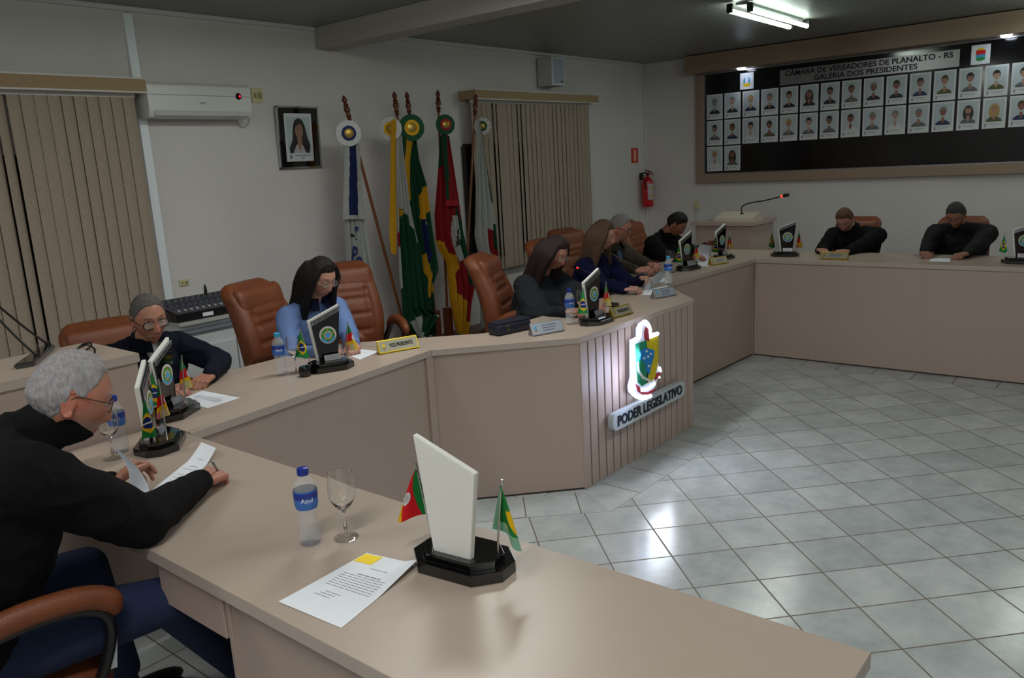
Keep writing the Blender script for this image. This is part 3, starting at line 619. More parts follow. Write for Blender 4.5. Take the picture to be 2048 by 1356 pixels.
for c in range(13):
    bm = bmesh.new(); box(bm, onface(-.28+c*.046, .06, .008), (.013, .022, .012), rot=R3, bevel=.002)
    mesh_obj('fader', bm, mat('fader_yellow', (220, 190, 60), .5) if c > 10 else mat('fader_white', (196, 188, 178), .5), pan)
bm = bmesh.new(); box(bm, (-.1, -.1925, .028), (.08, .003, .026)); mesh_obj('white_label', bm, PAPER, t)
bm = bmesh.new(); tube(bm, [(.1, .16, .11), (.1, .16, .15), (.1, .16, .175), (.1, .16, .19)], [.012, .012, .009, .005], 10); mesh_obj('plug', bm, BLACK, t)
# ================================================================== CHAIRS
def ring(bm, c, w_, d, n=28, e=3.0, crease=None, lean=0):
    r = []
    for k in range(n):
        a = 2*PI*k/n; ca, sa = math.cos(a), math.sin(a)
        x = abs(ca)**(2/e)*math.copysign(1, ca)*w_; y = abs(sa)**(2/e)*math.copysign(1, sa)*d
        if crease and y < 0: y *= crease(x/w_)
        r.append(bm.verts.new((c[0]+x, c[1]+y+lean*abs(x)**2, c[2])))
    return r
def loftf(bm, rows, cap=True):
    n = len(rows[0])
    for i in range(len(rows)-1):
        for k in range(n): bm.faces.new((rows[i][k], rows[i][(k+1) % n], rows[i+1][(k+1) % n], rows[i+1][k]))
    if cap: bm.faces.new(rows[0][::-1]); bm.faces.new(rows[-1])
SEATZ = .50
def make_chair(label):
    t = thing('office_chair', label, 'chair', (0, 0, DZ), 0)
    s = SEATZ
    bm = bmesh.new(); rows = []
    for k in range(9):
        u = k/8; z = s-.13+u*.13; q = math.sin(PI*min(max(u, .0), 1)); e = .90+.1*q
        rows.append(ring(bm, (0, -.02, z), .265*e if u < 1 else .2, .255*e if u < 1 else .19, 32, 4))
    loftf(bm, rows); mesh_obj('seat', bm, LEATHER, t, smooth=True)
    bm = bmesh.new(); rows = []; n = 44
    for k in range(n+1):
        v = k/n; z = s-.02+v*.66
        w_ = .235+.03*math.sin(PI*min(v*1.25, 1)); 
        if v > .86: w_ *= math.sqrt(max(.05, 1-((v-.86)/.15)**2*.55))
        if v < .06: w_ *= .82+3*v
        d = .075+.012*math.sin(v*PI)
        if v > .93: d *= max(.25, 1-((v-.93)/.07)**2*.75)
        if v < .05: d *= .4+12*v
        tuft = 1.0
        for cz in (.28, .46, .62): tuft -= .22*math.exp(-((v-cz)/.014)**2)
        yc = .24+.15*v**1.3-.05*math.sin(PI*v)
        def cr(x, tuft=tuft, v=v):
            c = 1-.30*math.exp(-((abs(x)-.66)/.05)**2)*(1 if v < .74 else .2)
            if abs(x) < .64 and v < .72: c *= tuft
            elif v < .8: c *= 1.12
            return c
        rows.append(ring(bm, (0, yc, z), w_, d, 64, 3.2, cr, -.35))
    loftf(bm, rows); back = mesh_obj('backrest', bm, LEATHER, t, smooth=True)
    bm = bmesh.new(); rows = []
    for k in range(13):
        v = k/12; q = math.sqrt(max(.06, 1-(2*v-1)**4)); rows.append(ring(bm, (0, .24+.15*(.76+.2*v)**1.3-.045-.03, s-.02+.66*(.72+.24*v)), .215*(.9+.1*q), .055*q, 36, 3.4, None, -.35))
    loftf(bm, rows); mesh_obj('headrest', bm, LEATHER, back, smooth=True)
    for e in (-1, 1):
        x = e*.30
        fr = spline([(x, -.13, s-.1), (x*1.03, -.2, s+.02), (x*1.05, -.235, s+.14), (x*1.04, -.2, s+.2), (x*1.02, -.08, s+.225), (x, .08, s+.205), (x*.97, .2, s+.12), (x*.9, .27, s+.03)], 6)
        bm = bmesh.new(); tube(bm, fr, .024, 12, flat=.6); tube(bm, [(x, -.14, s-.09), (x*.8, -.1, s-.13), (x*.3, -.05, s-.14)], .02, 8); a = mesh_obj('armrest', bm, BLACK, t, smooth=math.radians(60))
        pd_ = spline([(x*1.05, -.25, s+.17), (x*1.05, -.235, s+.215), (x*1.04, -.16, s+.245), (x*1.02, -.02, s+.25), (x, .1, s+.215), (x*.97, .2, s+.145)], 6); nn = len(pd_)
        bm = bmesh.new(); tube(bm, pd_, [.034*min(1, .45+.12*min(k, nn-1-k)) for k in range(nn)], 14, flat=.85); mesh_obj('arm_pad', bm, LEATHER, a, smooth=True)
        bm = bmesh.new(); box(bm, (x+e*.027, -.225, s+.07), (.003, .02, .085), rot=Matrix.Rotation(.15, 3, 'X')); mesh_obj('sticker', bm, mat('sticker_pale', (170, 176, 178), .5), a)
    bm = bmesh.new(); lathe(bm, [(.045, .09), (.045, .2), (.028, .21), (.028, s-.16), (.07, s-.15), (.07, s-.13)], 18); mesh_obj('gas_column', bm, BLACK, t, smooth=math.radians(40))
    for k in range(5):
        a = 2*PI*k/5+.3; d = Vector((math.cos(a), math.sin(a), 0))
        bm = bmesh.new(); tube(bm, [d*.03+Vector((0, 0, .12)), d*.18+Vector((0, 0, .1)), d*.31+Vector((0, 0, .075))], [.03, .026, .018], 10, flat=.7); l = mesh_obj('base_leg', bm, BLACK, t, smooth=True)
        bm = bmesh.new(); F = frame_of(Vector((-d.y, d.x, 0))); tube(bm, [d*.31+Vector((0, 0, .028))-F.col[2]*.022, d*.31+Vector((0, 0, .028))+F.col[2]*.022], .027, 14); tube(bm, [d*.31+Vector((0, 0, .04)), d*.31+Vector((0, 0, .08))], .008, 8); mesh_obj('caster', bm, BLACK, l)
    return t
CH = make_chair('brown leather office chair in the foreground under the white haired man')
CH.location = (.56, 2.42, DZ); CH.rotation_euler = (0, 0, PI/2-.08)
dup(CH, (1.85, 4.2, DZ), -.1, 'brown leather chair behind the man in the navy jacket').scale = (.94, .94, .93)
dup(CH, (2.93, 4.2, DZ), .36, 'brown leather chair behind the woman in the blue shirt')
dup(CH, (3.52, 4.42, DZ), -.5, 'empty brown leather chair to the right of the blue shirted woman, near the flags')
dup(CH, (4.54, 3.66, DZ), .45, 'brown leather chair behind the woman in the grey cape')
dup(CH, (5.48, 3.85, DZ), .2, 'brown leather chair behind the woman in the navy sweater')
dup(CH, (6.3, 4.25, DZ), 0, 'brown leather chair behind the grey haired man in the tweed jacket')
dup(CH, (7.22, 4.1, DZ), .1, 'brown leather chair behind the dark haired man with lowered head')
dup(CH, (8.38, 2.62, DZ), -PI/2-.05, 'brown leather chair of the man facing the room, nearer the right tribune')
dup(CH, (8.40, 1.65, DZ), -PI/2, 'brown leather chair of the man facing the room, farther from the right tribune')
for o in COL.objects:
    if o.name.startswith('office_chair'):
        o['group'] = 'brown leather office chairs'
        if o.location.x > 8: o.scale = (.95, .95, .92)
# ================================================================== DESK ITEMS
PGR = mat('flag_pale_green', (150, 196, 172), .8); PYL = mat('flag_pale_yellow', (222, 208, 150), .8); PRD = mat('flag_pale_red', (214, 150, 150), .8)
def small_flag(kind, x, side, parent, fg=False):
    top = Vector((x+side*.032, .0, .25)); bot = Vector((x, -.005, .04)); d = (top-bot).normalized()
    bm = bmesh.new(); tube(bm, [bot, top], .003, 8); lathe(bm, [(.007, 0), (.006, .008)], 10, bot-Vector((0, 0, .002))); o = mesh_obj('flag_stick', bm, CHROME, parent, smooth=math.radians(50))
    a = top-d*.014; nx, ny = 56, 64; H = .135 if fg else .15; Wd = .098 if fg else .07
    ms = [GREEN, YEL, BLUEF, WHF, REDF, PGR, PYL, PRD, INK]; bm = bmesh.new(); g = []
    for i in range(ny+1):
        v = i/ny; row = []
        for j in range(nx+1):
            u = j/nx; vv = v**.85
            row.append(bm.verts.new(a+Vector((side*(u-.3)*Wd*vv-(top.x-bot.x)*.25*v, (-.022 if fg else .022*side)*math.sin(u*PI*1.6+.4)*vv+.005, -H*v*(.9+.18*u if fg else 1.05-.16*abs(u-.45))-.003*math.sin(u*9)*v))))
        g.append(row)
    def col(u, v):
        if kind == 'br' and not fg:
            if ((u-.5)/.30)**2+((v-.62)/.15)**2 < 1: return 3 if abs((v-.62)-.12*(u-.5)) < .018 else 2
            if abs(u-.5)/.62+abs(v-.62)/.27 < 1: return 1
            return 0
        if kind == 'rs' and not fg:
            q = v+.10*(u-.5)
            if ((u-.95)/.22)**2+((v-.55)/.12)**2 < 1 and q < .66: return 3
            if q < .38: return 0
            if q < .66: return 4
            if q < .78 or u > .8: return 1
            return 7 if u < .45 else 6
        if kind == 'br':
            if v > .80: return 6 if abs(u-.42)*1.3 < (.95-v) else 5
            if u < .10: return 5
            return 1 if (u > .55 and abs(v-.42-.35*(u-.55)) < (u-.55)*.42) else 0
        q = .80*u+.30*v; r2 = ((u-.84)/.16)**2+((v-.56)/.13)**2
        if r2 < 1: return 8 if (r2 < .35 and (int(u*60)+int(v*50)) % 3 == 0) else 3
        return 0 if q < .62 else (4 if q < .96 else 1)
    for i in range(ny):
        for j in range(nx):
            f = bm.faces.new((g[i][j], g[i][j+1], g[i+1][j+1], g[i+1][j])); f.material_index = col((j+.5)/nx, (i+.5)/ny)
    bmesh.ops.solidify(bm, geom=bm.faces[:], thickness=.0008)
    mesh_obj('flag_cloth', bm, ms, o, smooth=math.radians(70))
CW = mat('crest_white', (206, 206, 204), .4); CG = mat('crest_green', (50, 140, 50), .5); CY = mat('crest_gold', (226, 170, 50), .5); CRD = mat('crest_red', (200, 70, 40), .5)
def crest_shapes(R):
    sh = [(ellipse(0, 0, R, R*1.02, 36), CW, 0)]
    for k in range(20):
        a = 2*PI*k/20; r = R*.62
        sh.append((ellipse(r*math.cos(a), r*math.sin(a), R*.17, R*.17, 8), CG, 1+k % 2))
        a += .15; sh.append((ellipse(R*.8*math.cos(a), R*.8*math.sin(a), R*.045, R*.045, 6), CRD, 3+k % 2))
    for k in range(5):
        a = PI/2+2*PI*k/5; c, s = math.cos(a), math.sin(a)
        sh.append(([(R*.25*c-R*.12*s, R*.25*s+R*.12*c), (R*.25*c+R*.12*s, R*.25*s-R*.12*c), (R*.74*c, R*.74*s)], CY, 5))
        sh.append(([(R*.2*c-R*.05*s, R*.2*s+R*.05*c), (R*.2*c+R*.05*s, R*.2*s-R*.05*c), (R*.6*c, R*.6*s)], CRD, 6))
    sh.append((ellipse(0, 0, R*.33, R*.33, 20), SKYB, 7))
    for k in range(5):
        a = 2*PI*k/5+.3; sh.append((ellipse(R*.16*math.cos(a), R*.16*math.sin(a), R*.035, R*.035, 6), CW, 8))
    arc = [(R*.9*math.cos(a), R*.9*math.sin(a)) for a in [PI*1.12+PI*.76*k/12 for k in range(13)]]+[(R*.68*math.cos(a), R*.68*math.sin(a)) for a in [PI*1.88-PI*.76*k/12 for k in range(13)]]
    sh += [(arc, SKYB, 7), (ellipse(0, -R*.72, R*.07, R*.16, 8), CRD, 8)]
    return sh
def make_plaque(label, fg=False):
    t = thing('award_plaque', label, 'plaque', (0, 0, DT))
    def octa(a, b, c): return [(-a, -b+c), (-a+c, -b), (a-c, -b), (a, -b+c), (a, b-c), (a-c, b), (-a+c, b), (-a, b-c)]
    bm = bmesh.new(); prism(bm, octa(.135, .085, .055), 0, .03); prism(bm, octa(.11, .066, .045), .03, .048); prism(bm, octa(.115, .07, .045), .026, .031)
    bmesh.ops.bevel(bm, geom=bm.edges[:], offset=.0012, segments=1, affect='EDGES'); mesh_obj('base', bm, BLACKG, t)
    bd = [(-.054, .046), (.058, .046), (.094, .345), (-.084, .272)]
    bm = bmesh.new()
    for v in prism(bm, bd, 0, .017): v.co = Vector((v.co.x, .045-v.co.z, v.co.y))
    bmesh.ops.bevel(bm, geom=bm.edges[:], offset=.0015, segments=2, affect='EDGES'); mesh_obj('back_board', bm, WHITE, t)
    bd2 = [(-.04, .046), (.062, .046), (.096, .333), (-.068, .266)]
    bm = bmesh.new()
    for v in prism(bm, bd2, 0, .007): v.co = Vector((v.co.x, .0272-v.co.z, v.co.y))
    fp = mesh_obj('front_plate', bm, BLACKG, t)
    a = math.atan2(.067, .164); L_ = .165
    st = [(-.066, .263), (.0955, .3295), (.0945, .309), (-.064, .243)]
    flat('title_strip', [(st, SILVER, 0)], fp, T((0, .0200, 0)))
    text_mesh('title_text', 'PODER LEGISLATIVO', .0155, .0005, INK, fp, T((.0155, .0185, .2865)) @ RY(-a), width=.145, bold=.0003)
    flat('crest', crest_shapes(.047), fp, T((.018, .0198, .185)), th=.00035)
    np_ = [(rect(-.04, -.0, .05, .032), SILVER, 0)]+[(rect(-.03+.004*(k % 2), .006+k*.006, .04-.004*(k % 3), .0085+k*.006), GREYINK, 1) for k in range(4)]
    flat('name_plate', np_, t, T((.02, -.012, .049)) @ RX(-.35), base=.0015)
    small_flag('br', -.098, -1, t, fg); small_flag('rs', .098, 1, t, fg)
    return t
PQ = make_plaque('desk plaque nearest the camera, showing its plain white back and two small flags', True)
PQ.location = (1.325, 1.318, DT); PQ.rotation_euler = (0, 0, face_yaw(.99, .13))
PQ2 = None
def pq(px, py, nx, ny, label, z=DT):
    global PQ2
    p = PZ(px, py, z)
    if PQ2 is None: PQ2 = o = make_plaque(label); o.location = (p.x, p.y, z); o.rotation_euler = (0, 0, face_yaw(nx, ny))
    else: o = dup(PQ2, (p.x, p.y, z), face_yaw(nx, ny), label)
    o.scale = (.94, .94, .94); return o
pq(322, 893, .79, -.62, 'desk plaque with small flags in front of the white haired man')
pq(350, 829, .55, -.83, 'desk plaque with small flags in front of the man in the navy jacket')
pq(658, 738, -.40, -.92, 'desk plaque with small flags in front of the blue shirted woman')
pq(1192, 645, -.02, -1, 'desk plaque with small flags at the presiding desk, beside the gold name plate')
pq(1376, 539, -.15, -1, 'desk plaque with small flags before the man with lowered head')
pq(1446, 518, -.1, -1, 'desk plaque with small flags behind the small gold name plate at the far corner')
pq(1570, 512, -1, -.1, 'desk plaque with small flags on the far wing beside the corner')
pq(2040, 526, -.98, .1, 'desk plaque with small flags at the right edge of the photo')
for o in COL.objects:
    if o.name.startswith('award_plaque'): o['group'] = 'desk plaques with small flags'
def make_bottle(label, cap):
    t = thing('water_bottle', label, 'bottle', (0, 0, DT))
    pr = [(.0, .001), (.024, .0), (.03, .006), (.031, .03), (.029, .05), (.0265, .075), (.0275, .1), (.031, .118), (.031, .16), (.028, .175), (.018, .19), (.0125, .2), (.0125, .212)]
    bm = bmesh.new(); lathe(bm, pr+[(r-.0012, z) for r, z in pr[::-1][:-1]]+[(.0, .003)], 28, cap=False); b = mesh_obj('bottle_body', bm, PET, t, smooth=math.radians(60))
    bm = bmesh.new(); lathe(bm, [(0, .004)]+[(r-.0016, max(z, .004)) for r, z in pr[1:9]]+[(0, .158)], 28, cap=False); mesh_obj('water', bm, WATER, t, smooth=math.radians(60))
    bm = bmesh.new(); lathe(bm, [(.015, .198), (.0155, .2), (.0152, .216), (.012, .218), (.0, .218)], 20, cap=False); mesh_obj('cap', bm, cap, t, smooth=math.radians(40))
    bm = bmesh.new(); lathe(bm, [(.0288, .106), (.0318, .119), (.0318, .152), (.0312, .158)], 28, cap=False); lb = mesh_obj('label', bm, [mat('bottle_label', (60, 110, 190), .4)], t, smooth=True)
    bm = bmesh.new(); lathe(bm, [(.0322, .136), (.0322, .154)], 28, cap=False); mesh_obj('label_band', bm, mat('bottle_label_dark', (30, 54, 140), .4), lb, smooth=True)
    return t, lb
NAVYCAP = mat('navy_cap', (16, 44, 140), .35); SKYCAP = mat('sky_cap', (60, 160, 210), .35)
def wrap_text(s, size, R, z, m, parent, ang0):
    o = text_mesh('label_text', s, size, .0002, m, parent)
    for v in o.data.vertices:
        a = ang0+v.co.x/R; rr = R-v.co.y; v.co = Vector((rr*math.sin(a), -rr*math.cos(a), v.co.z+z))
B1, lb1 = make_bottle('half litre water bottle with navy cap beside the goblet in the foreground', NAVYCAP)
wrap_text('Azul', .019, .0326, .134, PAPER, lb1, 0)
p = PZ(622, 1086, DT); B1.location = p; B1.rotation_euler = (0, 0, face_yaw(-.5, -.85))
def bo(src, px, py, label):
    p = PZ(px, py, DT); return dup(src, p, face_yaw(-.5, -.85), label)
bo(B1, 243, 903, 'water bottle with navy cap behind the goblet next to the white haired man')
bo(B1, 1141, 648, 'water bottle with navy cap next to the woman in the grey cape')
B2, lb2 = make_bottle('water bottle with sky blue cap beside the blue shirted woman', SKYCAP)
wrap_text('Azul', .019, .0326, .134, PAPER, lb2, 0)
B2.location = PZ(563, 750, DT); B2.rotation_euler = (0, 0, face_yaw(-.5, -.85))
bo(B2, 1337, 568, 'water bottle with sky blue cap by the tweed jacketed man')
def make_goblet(label):
    t = thing('goblet', label, 'glass', (0, 0, DT))
    pr = [(0, .0), (.034, .0), (.034, .0015), (.012, .006), (.0045, .014), (.0038, .07), (.007, .082), (.022, .094), (.034, .115), (.038, .14), (.036, .168), (.0325, .19)]
    inn = [(.0315, .19), (.035, .168), (.0368, .14), (.0328, .117), (.021, .097), (.0, .089)]
    bm = bmesh.new(); lathe(bm, pr[:6], 32, cap=False); lathe(bm, pr[5:]+inn, 32, cap=False)
    bmesh.ops.remove_doubles(bm, verts=bm.verts[:], dist=1e-5); mesh_obj('bowl_and_stem', bm, GLASS, t, smooth=math.radians(50))
    return t
G1 = make_goblet('clear stemmed goblet in the foreground between bottle and plaque'); G1.location = PZ(693, 1075, DT)
dup(G1, PZ(593, 745, DT), 0, 'clear stemmed goblet between the bottle and the blue shirted woman’s plaque')
dup(G1, PZ(227, 917, DT), 0, 'clear stemmed goblet by the face of the white haired man')
dup(G1, PZ(1341, 545, DT), 0, 'clear stemmed goblet at the far desk near the tweed jacketed man')
dup(G1, PZ(1166, 641, DT), 0, 'clear stemmed goblet behind the plaque of the woman in the grey cape')
# ---- name plates
def name_plate(px, py, yaw, frame, face, label, txt=None, w_=.2, h_=.062, logo=True):
    t = thing('name_plate', label, 'name plate', PZ(px, py, DT), yaw)
    tilt = -math.radians(28)
    M = T((0, 0, .004)) @ RX(tilt)
    bm = bmesh.new(); box(bm, (0, 0, h_/2), (w_, .006, h_), bevel=.002)
    bmesh.ops.transform(bm, matrix=M, verts=bm.verts[:]); a = mesh_obj('plate', bm, frame, t)
    bm = bmesh.new(); vs = prism(bm, [(.0, .0), (.055, .0), (.03, h_*.86)], -w_/2+.004, w_/2-.004)
    for v in vs: v.co = Vector((v.co.z, v.co.x+.004, v.co.y))
    mesh_obj('stand', bm, frame, t)
    m = .008
    sh = [(rect(-w_/2+m, m, w_/2-m, h_-m), face, 0)]
    if logo: sh += [(ellipse(-w_*.36, h_*.58, .009, .011, 12), GOLD if frame is GOLD else SKYB, 1), (ellipse(-w_*.36, h_*.36, .008, .007, 12), mat('plate_dark_gold', (130, 104, 30), .4), 1)]
    if txt is None:
        sh += [(rect(-w_*.16, h_*(.66-.2*k), w_*(.30-.05*k), h_*(.72-.2*k)), mat('plate_ink', (70, 84, 110), .5), 1) for k in range(3)]
    fl_ = flat('face', sh, t, M @ T((0, -.0032, 0)), base=.0008)
    if txt: text_mesh('lettering', txt, h_*.4, .0004, INK, t, M @ T((.016, -.0052, h_/2)), width=w_*.58, bold=.0008)
    return t
GF = mat('gold_plate_face', (150, 146, 128), .4, .3)
name_plate(800, 703, face_yaw(-.32, -.95), GOLD, GF, 'gold name plate reading VICE PRESIDENTE right of the blue shirted woman', 'VICE PRESIDENTE', .24, .075)
name_plate(1247, 633, face_yaw(-.1, -1), GOLD, GF, 'gold name plate on the presiding desk right of its plaque', 'PRESIDENTE', .2, .07)
name_plate(1098, 668, face_yaw(-.35, -.93), SILVER, mat('plate_pale', (150, 158, 168), .35, .2), 'silver name plate in front of the woman in the grey cape', None, .22, .075)
name_plate(1332, 595, face_yaw(-.3, -.95), SILVER, MATS['plate_pale'], 'silver name plate on the desk in front of the woman in the navy sweater', None, .2, .07)
name_plate(1440, 529, face_yaw(-.35, -.93), GOLD, GF, 'small gold name plate in front of the plaque at the far corner', None, .2, .07)
name_plate(1667, 520, face_yaw(-1, -.05), GOLD, GF, 'gold name plate in front of the fair haired man in black', None, .24, .07)
# ---- papers
def sheet(name, label, corners, z, curl=.0, cat='paper', lines=12, x0=.12, head=False, n=10, curlfn=None):
    """corners: tl,tr,br,bl world (x,y)"""
    c = Vector((sum(p[0] for p in corners)/4, sum(p[1] for p in corners)/4, z)); C4 = [Vector((p[0], p[1], 0))-Vector((c.x, c.y, 0)) for p in corners]
    def P_(u, v, up=0):
        p = C4[0].lerp(C4[1], u).lerp(C4[3].lerp(C4[2], u), v); zz = .0016+up
        if curlfn: zz += curlfn(u, v)
        return Vector((p.x, p.y, zz))
    bm = bmesh.new(); g = [[bm.verts.new(P_(j/n, i/n)) for j in range(n+1)] for i in range(n+1)]
    for i in range(n):
        for j in range(n): bm.faces.new((g[i][j], g[i][j+1], g[i+1][j+1], g[i+1][j]))
    low = [[bm.verts.new(v.co-Vector((0, 0, .0009))) for v in r] for r in g]
    for i in range(n):
        for j in range(n): bm.faces.new((low[i][j], low[i+1][j], low[i+1][j+1], low[i][j+1]))
    for i in range(n):
        for A_, B_ in (((i, 0), (i+1, 0)), ((i, n), (i+1, n)), ((0, i), (0, i+1)), ((n, i), (n, i+1))):
            bm.faces.new((g[A_[0]][A_[1]], g[B_[0]][B_[1]], low[B_[0]][B_[1]], low[A_[0]][A_[1]]))
    o = mesh_obj(name, bm, PAPER, None, smooth=math.radians(30), loc=c); tag(o, label, cat)
    bm = bmesh.new(); rnd = random.Random(len(label))
    for k in range(lines):
        v = .3+.42*k/lines; a = x0+.02; b = 1-x0
        if k == 0: a, b, v = .42, .72, .22
        if k == 1: a, b = .35, .75
        if k > lines-4: a = .2+rnd.uniform(0, .1); b = a+.25; v += .06
        q = a
        while q < b:
            e = min(b, q+.1); hh = .012 if k == 1 else .007
            bm.faces.new([bm.verts.new(P_(q, v, .0005)), bm.verts.new(P_(e, v, .0005)), bm.verts.new(P_(e, v+hh, .0005)), bm.verts.new(P_(q, v+hh, .0005))]); q = e+(.012 if k else 0)
    mesh_obj('printed_text', bm, GREYINK, o)['kind'] = 'stuff'
    return o, P_
def pc(*px): return [tuple(PZ(x, y, DT)[:2]) for x, y in px]
o, P_ = sheet('paper_sheet', 'white printed sheet with a yellow sticky note beside the foreground plaque', pc((733, 1107), (838, 1130), (683, 1257), (557, 1205)), DT, n=16, curlfn=lambda u, v: .0+.022*max(0, u-.72)**1.2*3*max(0, .55-v)*2+.010*max(0, v-.85)*max(0, .8-u))
bm = bmesh.new(); uv4 = ((.02, .02), (.34, .02), (.34, .17), (.02, .17)); q = [bm.verts.new(P_(*uv, .0012)) for uv in uv4]; q2 = [bm.verts.new(P_(*uv, .0003)) for uv in uv4]; bm.faces.new(q); bm.faces.new(q2[::-1])
for k in range(4): bm.faces.new((q[k], q[(k+1) % 4], q2[(k+1) % 4], q2[k]))
mesh_obj('sticky_note', bm, mat('sticky_yellow', (246, 214, 50), .8), o)
sheet('paper_sheet', 'white printed sheet on the desk by the hand of the man in the navy jacket', pc((405, 782), (480, 796), (415, 817), (358, 800)), DT)
sheet('paper_sheet', 'small white papers by the blue shirted woman’s writing hand', pc((722, 699), (758, 703), (720, 720), (700, 712)), DT, lines=5)
sheet('paper_sheet', 'white sheet under the writing hand of the white haired man', pc((405, 900), (434, 912), (352, 985), (292, 990)), DT, lines=6, n=14, curlfn=lambda u, v: .035*max(0, .28-v)*3*(1-v)+.0)
sheet('paper_sheet', 'white sheets on the desk in front of the tweed jacketed man', pc((1268, 556), (1330, 556), (1335, 566), (1262, 566)), DT, lines=4)
sheet('paper_sheet', 'white sheets lying near the navy sweater woman’s hands', pc((1290, 580), (1336, 572), (1318, 590), (1276, 590)), DT, lines=4)
sheet('paper_sheet', 'white sheet before the man in black at the right', pc((1862, 517), (1900, 517), (1900, 524), (1858, 523)), DT, lines=3)
sheet('paper_sheet', 'white sheet on the desk below the paper of the man with lowered head', pc((1398, 522), (1424, 518), (1420, 532), (1392, 533)), DT, lines=3)
def held(label, corners, bend=.02):
    P4 = [Vector(p) for p in corners]; c = sum(P4, Vector())/4; nrm = (P4[1]-P4[0]).cross(P4[3]-P4[0]).normalized(); n = 10
    bm = bmesh.new(); g = []
    for i in range(n+1):
        row = []
        for j in range(n+1):
            u, v = j/n, i/n; p = P4[0].lerp(P4[1], u).lerp(P4[3].lerp(P4[2], u), v)-c+nrm*bend*math.sin(PI*v)*(1-.3*u); row.append(bm.verts.new(p))
        g.append(row)
    for i in range(n):
        for j in range(n): bm.faces.new((g[i][j], g[i][j+1], g[i+1][j+1], g[i+1][j]))
    bmesh.ops.solidify(bm, geom=bm.faces[:], thickness=.0012)
    tag(mesh_obj('held_paper', bm, PAPER, None, smooth=True, loc=c), label, 'paper')
held('white sheet held upright by the white haired man’s left hand', [PZ(226, 893, 1.12), PZ(246, 908, 1.11), PZ(300, 985, 1.0), PZ(258, 988, 1.0)], .02)
held('white sheet held by the woman in the navy sweater', [PY(1322, 541, 3.12), PY(1338, 545, 3.2), PY(1304, 583, 3.1), PY(1288, 576, 3.0)], .01)
held('curved white sheet held by the man with lowered head', [PY(1400, 487, 3.45), PY(1428, 492, 3.4), PY(1420, 526, 3.38), PY(1395, 524, 3.42)], .03)
# ---- round black object beside goblet
t = thing('round_microphone', 'round glossy black microphone head beside the blue shirted woman’s plaque', 'microphone', PZ(611, 752, DT))
bm = bmesh.new(); lathe(bm, [(0, 0), (.028, 0), (.031, .012), (.031, .038), (.026, .05), (.0, .052)], 24, cap=False); mesh_obj('capsule', bm, BLACKG, t, smooth=math.radians(50))
bm = bmesh.new(); tube(bm, spline([(.03, .01, .02), (.06, .02, .05), (.1, .04, .015), (.16, .07, .006)], 6), .005, 8); mesh_obj('neck', bm, BLACK, t, smooth=True)
# ---- handbag
t = thing('handbag', 'dark navy handbag with two gold studs on the desk by the grey cape', 'bag', PZ(1030, 666, DT), -.2)
NAVYL = mat('navy_leather', (22, 26, 44), .45)
bm = bmesh.new(); box(bm, (0, .05, .035), (.26, .11, .07), bevel=.02, seg=3); mesh_obj('body', bm, NAVYL, t, smooth=math.radians(50))
bm = bmesh.new(); box(bm, (0, .045, .071), (.25, .09, .012), bevel=.005); fl_ = mesh_obj('flap', bm, NAVYL, t)
for zz in (.03, .05):
    bm = bmesh.new(); lathe(bm, [(.005, 0), (.004, .003)], 10, (-.05, -.006, zz), Matrix.Rotation(PI/2, 3, 'X')); mesh_obj('stud', bm, GOLD, t)
# ---- seated-desk gooseneck with red light near the cape
t = thing('gooseneck_microphone', 'thin gooseneck microphone with red light before the navy sweater woman', 'microphone', PZ(1222, 612, DT))
tp = PY(1156, 536, t.location.y+.05)-t.location
bm = bmesh.new(); box(bm, (0, 0, .01), (.07, .09, .02), bevel=.004); mesh_obj('base', bm, BLACK, t)
bm = bmesh.new(); tube(bm, spline([(0, 0, .015), (tp.x*.2, tp.y*.2, tp.z*.6), tp], 8), .003, 8); mesh_obj('gooseneck', bm, BLACK, t)
bm = bmesh.new(); tube(bm, [tp, tp+Vector((-.01, 0, .004))], .006, 10); mesh_obj('red_light', bm, MATS['red_lamp'], t)
